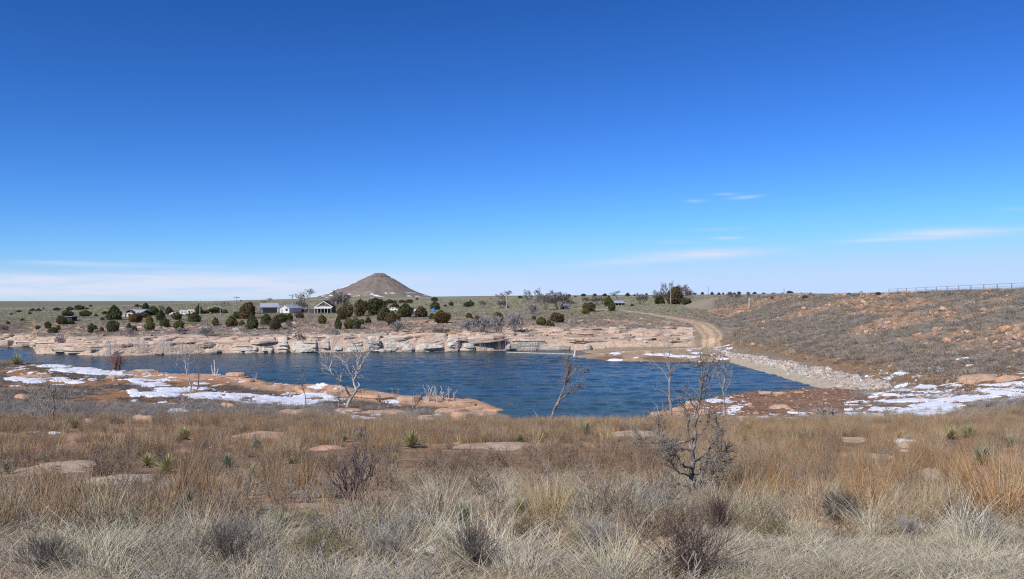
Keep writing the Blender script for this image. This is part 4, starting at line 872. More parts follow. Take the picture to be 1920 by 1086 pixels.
# column, foot row, width, height in photo pixels, hue
JUN = [(149,582,17,9,'g'),(61,585,11,6,'g'),(72,584,10,5,'g'),(35,587,9,5,'g'),(21,591,5,4,'r'),(56,590,6,5,'g'),(82,580,6,3,'g'),(106,584,12,7,'g'),(131,583,13,7,'g'),
 (162,581,8,4,'g'),(170,575,7,3,'g'),(157,576,5,2,'g'),(160,594,20,11,'g'),(180,594,7,5,'g'),(42,602,9,5,'r'),(15,609,7,6,'r'),(126,596,20,14,'g'),(114,608,16,15,'r'),(121,608,14,10,'g'),(133,608,12,7,'g'),
 (197,590,11,6,'g'),(192,601,8,6,'g'),(214,601,32,24,'g'),(211,624,22,22,'g'),(172,624,16,16,'g'),(191,623,8,9,'r'),(242,617,10,10,'g'),(251,621,10,9,'g'),(90,616,12,12,'g'),
 (99,624,17,10,'y'),(109,619,9,9,'y'),(71,618,9,7,'g'),(257,576,9,5,'r'),(265,577,8,4,'r'),(273,581,16,11,'g'),(289,592,17,17,'g'),(254,605,23,17,'r'),(269,596,18,10,'r'),
 (301,601,20,17,'g'),(280,607,13,14,'y'),(280,620,17,17,'y'),(309,614,18,16,'g'),(317,590,16,13,'g'),(332,600,17,13,'r'),(336,621,18,19,'y'),(364,605,23,17,'g'),(372,590,19,15,'g'),
 (387,589,11,7,'r'),(374,572,5,3,'g'),(404,611,11,15,'y'),(434,613,23,19,'y'),(453,612,11,10,'y'),(404,588,25,11,'g'),(465,598,28,28,'r'),(473,619,26,26,'g'),(446,598,17,13,'g'),
 (452,565,4,2,'g'),(499,611,20,20,'g'),(516,620,24,25,'r'),(527,605,20,16,'g'),(544,602,11,13,'g'),(536,602,12,11,'g'),(562,597,16,12,'r'),(604,607,14,15,'y'),(651,595,22,24,'r'),
 (640,600,16,17,'r'),(634,619,14,23,'g'),(654,617,16,19,'y'),(668,617,17,19,'g'),(679,610,9,11,'g'),(690,607,13,11,'g'),(675,593,22,28,'r'),(705,590,40,28,'g'),(722,592,20,16,'g'),(716,602,20,18,'r'),
 (737,611,26,24,'r'),(730,571,14,9,'g'),(740,570,8,6,'g'),(740,578,20,9,'r'),(754,569,14,6,'r'),(768,569,14,7,'r'),(759,595,30,23,'g'),(790,595,25,19,'r'),(782,563,6,4,'r'),(815,566,13,8,'g'),(816,581,18,14,'g'),
 (810,599,14,10,'g'),(828,606,33,21,'r'),(846,574,9,8,'g'),(876,576,15,9,'g'),(882,573,10,9,'g'),(835,575,6,4,'g'),(855,567,4,2,'g'),(879,597,12,10,'y'),(892,606,18,12,'r'),(884,574,10,8,'g'),
 (1105,585,24,17,'r'),(1098,589,13,10,'y'),(1141,575,19,17,'g'),(1147,584,14,16,'g'),(1045,605,26,18,'r'),(1015,610,18,15,'y'),(1029,611,12,11,'y'),(1001,600,8,8,'g'),(895,607,16,14,'r'),
 (934,604,18,17,'r'),(1067,556,8,4,'g'),(1094,556,9,5,'g'),(1115,556,7,5,'g'),(1134,556,9,5,'g'),(1177,556,10,6,'g'),(1079,558,5,3,'r'),(920,561,5,2,'g'),(1266,571,30,30,'r'),
 (1237,571,22,14,'g'),(1287,571,18,12,'g'),(1302,552,8,3,'g'),(1317,552,6,4,'g'),(1335,553,7,5,'g'),(1386,552,7,5,'g'),(1403,552,7,4,'g'),(1415,552,8,4,'g'),(1432,552,8,3,'g'),
 (1450,553,8,4,'g'),(1481,552,12,6,'g'),(1502,552,6,3,'g'),(1520,552,6,3,'g'),(1592,553,8,4,'g'),(1646,553,11,5,'g'),(1369,552,8,4,'g'),(1377,552,8,3,'g'),(1448,561,5,5,'g'),
 (1510,560,11,6,'g'),(1348,553,6,4,'g'),(1356,552,5,3,'g'),(1467,552,6,3,'g'),(1541,553,6,2,'g'),(1561,553,5,2,'g'),(1212,553,6,3,'g'),(1190,555,5,3,'g'),(1151,555,5,3,'g'),(975,560,9,5,'g'),(1036,612,9,7,'g'),
 (300,575,4,2,'g'),(355,590,10,7,'r'),(422,588,10,7,'g'),(640,583,9,7,'r')]
LAND = [(126, 'the black hut'), (260, 'the long pale house'), (343, 'the white camper'), (444, 'the tall dark pole'), (505, 'the white barn'), (544, 'the white shed'), (611, 'the dark gable house'),
        (712, 'the butte'), (813, 'the blue tank'), (905, 'the pale thicket'), (1058, 'the cream shed'), (1162, 'the silver-roofed shed'), (1257, 'the white pole'), (1412, 'the concrete block'), (1615, 'the diamond sign')]
def band(r):
    return ('on the skyline' if r < 558 else 'on the plain' if r < 578 else 'level with the houses' if r < 592 else 'on the slope' if r < 607 else 'near the cliff')
ORD = ['', 'first', 'second', 'third', 'fourth', 'fifth', 'sixth', 'seventh', 'eighth', 'ninth', 'tenth', 'eleventh', 'twelfth']
def place_labels(items, noun):
    """each item (column, row, ...) gets band + ordinal on its side of the nearest landmark"""
    key = {}
    for i, it in enumerate(items):
        lx, ln = min(LAND, key=lambda l: abs(l[0] - it[0])); side = 'left' if it[0] < lx else 'right'
        key.setdefault((band(it[1]), ln, side), []).append((abs(it[0] - lx), i))
    out = {}
    for (bd, ln, side), L_ in key.items():
        L_.sort()
        for k, (_, i) in enumerate(L_):
            out[i] = f"{noun(items[i])} {bd}, {ORD[k + 1] + ' ' if len(L_) > 1 else ''}{side} of {ln}"
    return out
HUE = {'g': 'dark green', 'r': 'bronze green', 'y': 'yellow green'}
jl = place_labels(JUN, lambda it: ('large ' if it[2] > 24 else 'small ' if it[2] < 9 else '') + HUE[it[4]] + ' juniper')
for i, (px, py, w, h, k) in enumerate(JUN):
    g = ground(px, py, lo=140); s_ = g[1] / F
    me = JM[k][i % 4]; W_, H_ = w * s_ * 1.0, h * s_ * 1.05
    g = ground(px, py, lo=140)
    if w >= 13:
        t = link('juniper', None, loc=(g[0], g[1], g[2] - .05), rot=(0, 0, R.uniform(0, 6.28)), scale=(W_, W_, H_), label=jl[i], cat='tree', group='junipers scattered over the far bank'); t.empty_display_size = .1
        link('crown', me, parent=t); link('trunk', JT[i % 3], parent=t)
    else:
        link('juniper', me, loc=(g[0], g[1], g[2] - .05), rot=(0, 0, R.uniform(0, 6.28)), scale=(W_, W_, H_), label=jl[i], cat='tree', group='junipers scattered over the far bank')

# ------------------------------------------------------------------ bare trees and thickets on the far bank
M_btree = mat('bare_branches', (.20, .175, .155), .9, inst=.12, var=.2, scale=.5)
M_bpale = mat('bleached_branches', (.34, .315, .30), .9, inst=.1, var=.2, scale=.5)
def bare_tree(seed, m, H=10, trunks=1, lev=4, spread=.6, r=.28, rmin=.075, ang=.75, low=False):
    rg = random.Random(seed); out = []
    for i in range(trunks):
        a = rg.uniform(0, 6.28); l = spread * (rg.uniform(.2, 1) if trunks > 1 else .12)
        grow(out, rg, (rg.gauss(0, .03 * H) * (trunks > 1), rg.gauss(0, .03 * H) * (trunks > 1), -.15), (math.cos(a) * l, math.sin(a) * l, 1), H * (.38 if not low else .30), r / math.sqrt(trunks), lev, .2, 3, (2, 3), ang, .68, .10, rmin)
    S = np.array([o for o in out]); z = S[:, 5].max(); S[:, :8] *= H / z
    tr = S[:, 8] >= lev; return make_mesh('trunk', *tubes(S[tr][:, :8], 7), m), make_mesh('crown', *tubes(S[~tr][:, :8], 3), m)
BT = [bare_tree(11, M_btree, lev=5, rmin=.04, r=.30), bare_tree(12, M_btree, trunks=2, lev=5, rmin=.04), bare_tree(13, M_btree, trunks=3, ang=.65, lev=5, rmin=.04)]
TH = [bare_tree(21 + i, M_btree, H=6, trunks=8, lev=4, spread=.8, low=True, r=.2, rmin=.034) for i in range(3)]
TP = [bare_tree(31 + i, M_bpale, H=5, trunks=16, lev=3, spread=1.0, low=True, r=.18, rmin=.045) for i in range(3)]
def far_tree(pool, i, px, py, w, h, nm, lb, cat='tree', grp=None):
    g = ground(px, py, lo=140); s_ = g[1] / F; tr, cr = pool[i % len(pool)]
    co = np.empty(len(cr.vertices) * 3, np.float32); cr.vertices.foreach_get('co', co); co = co.reshape(-1, 3); W0 = np.ptp(co[:, 0]); H0 = co[:, 2].max()
    t = link(nm, None, loc=(g[0], g[1], g[2]), rot=(0, 0, 0.0), scale=(w * s_ / W0, w * s_ / W0, h * s_ / H0), label=lb, cat=cat, group=grp); t.empty_display_size = .1
    link('trunk', tr, parent=t); link('crown', cr, parent=t)
for i, a in enumerate(((580, 588, 40, 48, BT, 'bare_tree', 'tall bare cottonwood between the white shed and the dark gable house'),
    (636, 586, 42, 44, TH, 'bare_tree', 'dense grey bare tree standing right of the dark gable house'),
    (563, 584, 26, 22, TH, 'bare_shrub', 'brown-grey bare shrub left of the tall bare cottonwood'), (505, 584, 24, 26, BT, 'bare_tree', 'bare tree in front of the white barn'),
    (426, 587, 20, 22, BT, 'bare_tree', 'small dark bare tree left of the tall bare utility pole'), (302, 588, 16, 16, TH, 'bare_shrub', 'bare shrub right of the long pale house'),
    (953, 578, 38, 34, BT, 'bare_tree', 'bare tree around the pale utility pole left of the big bare group'), (940, 578, 22, 16, TH, 'bare_shrub', 'low grey shrub at the foot of the pole tree'),
    (999, 584, 46, 46, BT, 'bare_tree', 'tallest bare tree in the grey grove left of the cream shed'), (1022, 582, 54, 34, TH, 'bare_tree', 'dense bare tree in the middle of the grey grove'),
    (1046, 581, 46, 38, TH, 'bare_tree', 'bare tree at the right end of the grey grove by the cream shed'), (997, 590, 32, 22, TP, 'bare_shrub', 'pale shrub thicket below the tallest bare tree'),
    (1068, 577, 26, 18, TH, 'bare_shrub', 'thin bare shrub right of the cream shed'), (1122, 573, 42, 20, TH, 'bare_tree', 'spreading bare tree left of the two green junipers'),
    (1098, 570, 20, 14, TH, 'bare_shrub', 'small bare shrub left of the spreading bare tree'), (1159, 563, 26, 18, BT, 'bare_tree', 'bare tree behind the metal-roofed dark shed'),
    (1202, 572, 28, 24, TH, 'bare_tree', 'round bare tree right of the metal-roofed dark shed'), (1252, 571, 34, 46, BT, 'bare_tree', 'tall bare tree behind the bronze juniper at the white pole'),
    (1280, 570, 48, 38, TH, 'bare_tree', 'wide bare tree right of the bronze juniper at the white pole'), (1236, 571, 34, 28, TH, 'bare_shrub', 'bare shrub left of the bronze juniper at the white pole'),
    (904, 577, 18, 14, TH, 'bare_shrub', 'small grey shrub on the plain right of the butte'), (1368, 560, 16, 14, TH, 'bare_shrub', 'grey shrub left of the concrete block'),
    (1382, 561, 14, 12, TH, 'bare_shrub', 'second grey shrub left of the concrete block'), (1403, 560, 8, 13, TH, 'bare_shrub', 'thin grey shrub beside the concrete block'),
    (880, 624, 40, 30, TP, 'bare_shrub', 'pale grey thicket at the left end of the cliff-top brush'), (905, 626, 46, 36, TP, 'bare_shrub', 'big pale grey thicket above the cliff cave'),
    (930, 628, 40, 38, TP, 'bare_shrub', 'pale grey thicket in front of the bronze juniper on the cliff'), (965, 624, 34, 44, TP, 'bare_shrub', 'tall pale thicket at the right end of the cliff-top brush'),
    (745, 625, 34, 26, TP, 'bare_shrub', 'bleached spreading shrub in front of a bronze juniper'), (541, 624, 18, 24, TH, 'bare_shrub', 'grey shrub below the white gabled shed'),
    (386, 632, 30, 22, TP, 'bare_shrub', 'bare shrub on the cliff below the white camper'), (336, 626, 20, 13, TP, 'bare_shrub', 'pale shrub at the foot of a yellow green juniper'),
    (242, 628, 22, 14, TP, 'bare_shrub', 'pale shrub under two small junipers at left'), (183, 627, 14, 11, TP, 'bare_shrub', 'pale shrub between two dark junipers at left'),
    (5, 627, 22, 20, TH, 'bare_shrub', 'grey shrub at the left edge above the inlet'), (628, 632, 26, 16, TP, 'bare_shrub', 'pale scrub on the cliff below the dark gable house'),
    (112, 646, 20, 18, TP, 'bare_shrub', 'pale scrub on the broken rocks at the headland'), (825, 628, 40, 14, TH, 'bare_shrub', 'grey scrub on the cliff below the bronze juniper pair'),
    (1072, 594, 8, 8, TH, 'bare_shrub', 'tiny grey shrub on the slope below the cream shed'), (560, 640, 30, 16, TH, 'bare_shrub', 'grey scrub in the notch of the cliff'))):
    far_tree(a[4], i, a[0], a[1], a[2], a[3], a[5], a[6], 'shrub' if a[5] == 'bare_shrub' else 'tree', 'bare trees and thickets on the far bank')
# drowned dead stems standing along the far waterline
M_dead = mat('bleached_wood', (.52, .49, .45), .85, var=.25, scale=3, bump=.01)
M_deadg = mat('grey_dead_wood', (.33, .29, .25), .85, var=.35, scale=3, bump=.01)
M_deadd = mat('dark_dead_wood', (.13, .105, .09), .85, var=.45, scale=9, bump=.006, base2=(.26, .22, .19))
def stems_mesh(seed, n, m, H=2.4, w=3.0):
    rg = random.Random(seed); out = []
    for i in range(n): grow(out, rg, (rg.uniform(-w, w), rg.uniform(-.6, .6), -.3), (rg.gauss(0, .08), rg.gauss(0, .08), 1), H * rg.uniform(.4, 1), .035, 1, .06, 3, (1, 2), .5, .4, .1, .02)
    return make_mesh('dead_stems', *tubes(segs(out), 4), m)
SM = [stems_mesh(i, 22, M_dead) for i in range(3)]
for i, (px, py, sx_, lb) in enumerate(((205, 667, 1, 'bleached dead stems standing at the far waterline at left'), (235, 656, 1.2, 'dense pale dead stems on the rocks below the long pale house'), (290, 660, 1.2, 'pale dead stems along the waterline below the white camper'),
    (340, 660, 1, 'pale dead stems at the waterline left of the smooth cliff'), (895, 658, .5, 'white dead trunks standing before the cliff cave'), (943, 657, .4, 'two grey dead trunks in the cliff notch'), (990, 657, 1.1, 'thin dead stems below the right cliff'), (385, 655, .7, 'thin bleached stems beside the smooth cliff'))):
    g = ground(px, py, lo=140); link('drowned_scrub', SM[i % 3], loc=(g[0], g[1] - .8, max(g[2], WZ) - .2), scale=(sx_, 1, 1.1), label=lb, kind='stuff')

# ------------------------------------------------------------------ hand-shaped dead trees on the near side
def to3(px, py, Y, dy=0): return ((px - CX) / F * (Y + dy), Y + dy, (HY - py) / F * (Y + dy))
def dead_tree(nm, base, limbs, m, lb, seed, twig=(1, .30, 6), cat='dead tree', rmin=.006, Yd=None, tlev=2, sides=7, ang=.9, kink=.25, twm=None, lowrow=None):
    """limbs: lists of (column, row, radius px, depth m); first one is the trunk"""
    g = ground(*base); Y = Yd or g[1]; s_ = Y / F; rg = random.Random(seed)
    t = link(nm, None, loc=(g[0], Y, gz(g[0], Y)), label=lb, cat=cat); t.empty_display_size = .1; off = np.array([g[0], Y, gz(g[0], Y)])
    tw = []
    for li, L_ in enumerate(limbs):
        P = [np.array(to3(p[0], p[1], Y, p[3] if len(p) > 3 else 0)) - off for p in L_]; rr = [p[2] * s_ * .68 for p in L_]; S = []
        # subdivide with a little crookedness
        PP, RR = [P[0]], [rr[0]]
        for k in range(len(P) - 1):
            for q in (1, 2, 3):
                f = q / 3; jit = np.array([rg.gauss(0, 1) for _ in range(3)]) * np.linalg.norm(P[k + 1] - P[k]) * (.045 if q < 3 else 0)
                PP.append(P[k] * (1 - f) + P[k + 1] * f + jit); RR.append(rr[k] * (1 - f) + rr[k + 1] * f)
        for k in range(len(PP) - 1): S.append((*PP[k], *PP[k + 1], RR[k], RR[k + 1]))
        link('trunk' if li == 0 else 'limb', make_mesh('trunk' if li == 0 else 'limb', *tubes(S, sides), m, True), parent=t)
        tot = sum(np.linalg.norm(PP[k + 1] - PP[k]) for k in range(len(PP) - 1))
        den_ = 1.0 if lowrow is None else (1.15 if np.mean([p[1] for p in L_]) > lowrow else .4)
        nt_ = int(den_ * twig[2] * tot / (twig[1] + 1e-6) * .6) + 1
        for _ in range(nt_):
            f = rg.uniform(.25 if li else .45, 1) ** .8 * (len(PP) - 1); k = min(int(f), len(PP) - 2); p = PP[k] + (PP[k + 1] - PP[k]) * (f - k); d = PP[k + 1] - PP[k]; d /= np.linalg.norm(d) + 1e-9
            ax = np.array([rg.gauss(0, 1) for _ in range(3)]); ax -= ax.dot(d) * d; ax /= np.linalg.norm(ax); a_ = rg.uniform(.4, 1.2) * ang
            nd = d * math.cos(a_) + ax * math.sin(a_); nd[2] += .15
            grow(tw, rg, p, nd, twig[1] * rg.uniform(.5, 1.2), max(RR[k] * .4, rmin * 1.5), tlev - 1 if tlev else 0, kink, 3, (1, 2, 2), .8, .62, .1, rmin)
    if tw: link('twigs', make_mesh('twigs', *tubes(segs(tw), 3), twm or m), parent=t, kind='stuff')
    return t
dead_tree('dead_tree', (651, 765), [[(651, 767, 5, 0), (656, 750, 4.2, 0), (668, 732, 3.6, 0), (663, 716, 2.6, .2), (668, 700, 2.4, .1), (672, 692, 2.2, 0)],
    [(658, 746, 3.2, 0), (648, 727, 2.6, -.4), (633, 712, 2.1, -.8), (622, 700, 1.8, -1), (618, 688, 1.6, -1)], [(618, 690, 1.4, -1), (608, 678, 1.1, -1.2), (602, 668, .8, -1.3), (597, 655, .4, -1.4)],
    [(619, 688, 1.3, -1), (622, 674, 1, -.8), (624, 660, .6, -.8), (628, 646, .3, -.6)], [(668, 700, 1.8, 0), (676, 685, 1.5, .4), (688, 668, 1.2, .8), (694, 652, .9, 1), (702, 640, .4, 1)],
    [(671, 694, 1.6, 0), (682, 678, 1.3, -.4), (689, 662, 1, -.7), (698, 644, .5, -1)], [(670, 692, 1.5, 0), (670, 675, 1.1, 0), (668, 660, .8, .3), (664, 640, .4, .3)], [(670, 690, 1.2, 0), (676, 668, .9, 0), (678, 650, .5, 0)],
    [(669, 716, 1.4, .3), (674, 722, 2.2, .2), (670, 728, 2.6, .1)], [(663, 705, 1, .2), (656, 700, .7, .4), (652, 690, .4, .6), (652, 684, .2, .6)]],
    mat('silvery_dead_wood', (.46, .42, .375), .85, var=.3, scale=3), 'pale forked dead tree leaning over the pink shelf left of centre', 5, twig=(1, .75, 5), rmin=.011)
dead_tree('dead_tree', (1033, 784), [[(1033, 785, 4, 0), (1040, 765, 3.2, 0), (1050, 745, 2.6, .2), (1058, 728, 2, .3), (1063, 712, 1.6, .3), (1066, 695, 1.4, .3), (1066, 676, .8, .3)],
    [(1041, 762, 2.4, 0), (1056, 745, 1.8, -.2), (1072, 733, 1.4, -.4), (1086, 725, .7, -.5)], [(1062, 712, 1, .2), (1070, 703, .8, .1), (1080, 697, .6, 0), (1098, 698, .3, 0)], [(1064, 692, .8, .3), (1060, 683, .5, .3)]],
    mat('brown_dead_wood', (.22, .185, .155), .85, var=.4, scale=6), 'dark leaning dead tree at the meadow rim before the lake', 6, twig=(1, .30, 15), rmin=.007, Yd=40)
dead_tree('dead_tree', (1258, 790), [[(1258, 795, 5, 0), (1258, 765, 3.8, 0), (1256, 740, 3, 0), (1255, 715, 2.4, 0), (1257, 695, 1.6, 0), (1254, 670, 1, 0), (1252, 648, .4, 0)], [(1256, 720, 1.4, 0), (1247, 700, 1, .2), (1240, 690, .6, .3), (1226, 680, .3, .4)],
    [(1257, 705, 1.2, 0), (1264, 690, .8, -.2), (1275, 680, .5, -.3), (1282, 676, .3, -.4)], [(1256, 695, 1, 0), (1250, 680, .7, .2), (1246, 664, .3, .2)], [(1257, 745, 1.2, 0), (1245, 735, .8, 0), (1238, 730, .4, 0)]],
    M_deadg, 'slim grey dead tree standing left of the gnarled dead tree', 7, twig=(1, .5, 4), rmin=.007, Yd=41)
dead_tree('dead_tree', (1360, 792), [[(1360, 795, 3.2, 0), (1358, 765, 2.4, 0), (1357, 740, 1.9, 0), (1359, 710, 1.4, 0), (1358, 675, .7, 0)], [(1358, 740, 1.2, 0), (1350, 720, .8, 0), (1347, 700, .5, .2)], [(1358, 735, 1, 0), (1366, 722, .6, 0), (1370, 708, .4, 0)]],
    M_deadg, 'slim dead sapling standing right of the gnarled dead tree', 8, twig=(1, .35, 8), rmin=.006, Yd=42)
dead_tree('dead_tree', (358, 738), [[(358, 738, 2.6, 0), (357, 722, 2.1, 0), (354, 708, 1.6, 0), (350, 694, 1.3, 0), (347, 680, .8, .3), (346, 664, .4, .3)], [(352, 700, 1.2, 0), (338, 690, .8, -.3), (326, 684, .6, -.5), (317, 679, .3, -.7)],
    [(353, 700, 1, 0), (352, 686, .7, 0), (355, 672, .3, 0)]], M_bpale, 'bleached bare sapling on the sand flat near the snow bank', 9, twig=(1, .5, 4), rmin=.009)
dead_tree('dead_tree', (370, 738), [[(366, 740, 2, 0), (372, 722, 1.6, 0), (373, 704, 1.2, 0), (372, 690, .8, 0), (368, 676, .4, 0)], [(368, 732, 1.3, 0), (376, 722, .8, 0)]], M_btree, 'thin darker bare sapling right beside the bleached one', 10, twig=(1, .45, 5), rmin=.008)
dead_tree('dead_tree', (100, 800), [[(100, 805, 2.4, 0), (100, 780, 2.2, 0), (102, 760, 2, 0), (97, 742, 1.6, 0), (91, 728, 1.3, 0), (87, 712, .6, 0)], [(98, 800, 1.4, 0), (80, 775, 1, .3), (66, 750, .7, .4), (55, 735, .3, .5)], [(99, 800, 1.2, 0), (88, 770, .9, 0), (76, 748, .4, 0)],
    [(102, 800, 1.1, 0), (112, 775, .8, 0), (122, 755, .5, 0)], [(102, 760, 1, 0), (98, 745, .8, 0), (106, 730, .4, 0)], [(96, 800, 1, 0), (70, 785, .8, 0), (58, 775, .4, 0)]], M_deadd, 'dark twisted dead bush on the brushy slope at far left', 12, twig=(1, .45, 7), rmin=.007, twm=M_grey)
dead_tree('dead_tree', (574, 768), [[(577, 768, 1.4, 0), (573, 750, 1.1, 0), (568, 728, .8, 0), (566, 695, .4, 0)]], M_btree, 'thin bare sapling at the end of the long snow bank', 14, twig=(1, .4, 6), rmin=.008)
dead_tree('dead_tree', (633, 765), [[(635, 765, 1.2, 0), (636, 750, 1.1, 0), (633, 740, .7, 0)]], M_bpale, 'small crooked stick left of the forked dead tree', 15, twig=(1, .3, 5), rmin=.01)
dead_tree('dead_stump', (404, 704), [[(404, 705, 3, 0), (403, 692, 2.2, 0), (402, 676, 1.2, 0)], [(402, 704, 2, 0), (398, 694, 1.6, 0), (396, 686, 1, 0)], [(406, 705, 2, 0), (408, 698, 1.4, 0), (409, 690, 1, 0)], [(408, 706, 1.8, 0), (414, 702, 1, 0)]], M_dead, 'pale broken stump with spikes on the sand flat shore', 16, twig=(0, .3, 0.1), cat='stump', rmin=.01)
dead_tree('dead_stump', (853, 758), [[(853, 760, 3, 0), (852, 746, 2.6, 0), (851, 737, 2.2, 0)], [(852, 740, 1.3, 0), (855, 735, .9, 0), (856, 732, .5, 0)]], M_deadg, 'short broken stump on the boulders at the headland tip', 17, twig=(0, .3, .1), cat='stump', rmin=.01)
dead_tree('dead_stump', (1560, 800), [[(1560, 806, 8, 0), (1561, 790, 6, 0), (1560, 775, 4, 0), (1559, 766, 1.5, 0)], [(1563, 792, 2.4, 0), (1580, 794, 1.8, 0), (1600, 792, 1.4, 0), (1632, 789, .8, 0)], [(1558, 795, 2, 0), (1552, 782, 1.2, 0), (1548, 776, .7, 0)]],
    M_deadg, 'thick weathered stump with a fallen limb in the right brush', 18, twig=(1, .4, 6), cat='stump', rmin=.008, Yd=41, ang=1.2)
dead_tree('fallen_branch', (1500, 792), [[(1470, 782, 1.2, 0), (1490, 786, 1.6, 0), (1505, 795, 2, 0)], [(1488, 786, 1.2, 0), (1500, 770, .5, 0)]], M_deadg, 'fallen forked branch over snow on the red flat', 19, twig=(1, .4, 5), cat='branch', rmin=.008, Yd=42)
dead_tree('fallen_branch', (1880, 815), [[(1858, 818, 1.8, 0), (1872, 810, 2, 0), (1888, 800, 1.8, 0), (1910, 790, 1, 0)]], M_deadd, 'dark fallen branch slanting at the right edge of the meadow', 20, twig=(1, .3, 3), cat='branch', rmin=.006, Yd=36)
dead_tree('dead_tree', (1650, 803), [[(1649, 803, 1.6, 0), (1654, 790, 1.4, 0), (1660, 776, 1, 0), (1662, 770, .5, 0)]], M_deadd, 'short black leaning stick below the wide snowfield', 21, twig=(1, .3, 6), cat='dead shrub', rmin=.006, Yd=41)
dead_tree('dead_tree', (1802, 812), [[(1803, 815, 1.6, 0), (1804, 800, 1.3, 0), (1800, 785, .8, 0)], [(1804, 805, 1, 0), (1812, 795, .7, 0), (1814, 784, .4, 0)]], M_dead, 'small bleached dead sapling in the right brush', 22, twig=(1, .35, 5), cat='dead shrub', rmin=.006, Yd=36)
dead_tree('dead_tree', (1925, 815), [[(1918, 818, 1.6, 0), (1921, 808, 1.4, 0), (1926, 796, .8, 0)]], M_deadd, 'dark dead twig sticking up at the right edge', 23, twig=(1, .3, 4), cat='dead shrub', rmin=.006, Yd=34)
for i, (px, py, h, n, lb) in enumerate(((803, 753, 26, 9, 'white dead sticks on the pink shelf, leftmost of three clumps'), (818, 754, 26, 7, 'white dead sticks on the pink shelf, middle of three clumps'), (838, 753, 24, 6, 'white dead sticks beside the short stump'),
        (740, 752, 20, 5, 'two pale upright sticks above the thin snow strip'), (1000, 785, 32, 16, 'grey dead twigs at the meadow rim left of the leaning tree'), (985, 785, 20, 10, 'small grey twig clump at the meadow rim beside the grey twigs'), (1230, 755, 30, 3, 'thin pale twig with curled leaves over the water'),
        (640, 735, 18, 3, 'two thin pale sticks behind the forked dead tree'), (715, 765, 22, 10, 'dark twiggy scrub on the pink shelf'), (780, 765, 26, 8, 'bare scrub on the pink shelf left of the white sticks'), (345, 770, 30, 8, 'thin bare scrub below the snow bank'),
        (1540, 795, 34, 14, 'grey bare bush left of the thick weathered stump'), (480, 700, 12, 6, 'dark scrub at the stacked red ledge'), (170, 798, 14, 3, 'grey post-like stub in the brush at left'))):
    g = ground(px, py); Y = g[1] if py < 784 else 40.0; s_ = Y / F; x0 = (px - CX) / F * Y; rg = random.Random(900 + i); out = []
    for k in range(n): grow(out, rg, (rg.gauss(0, h * s_ * .12), rg.gauss(0, .1), -.05), (rg.gauss(0, .35), rg.gauss(0, .25), 1), h * s_ * rg.uniform(.4, .8), max(.9 * s_, .01), 2 if n > 3 else 1, .12, 3, (1, 1, 2), .6, .5, .1, .35 * s_ + .003)
    link('dead_shrub', make_mesh('dead_shrub', *tubes(segs(out), 3), M_dead if i < 3 else M_deadg), loc=(x0, Y, gz(x0, Y)), label=lb, cat='dead shrub', group='dead scrub along the near shore')

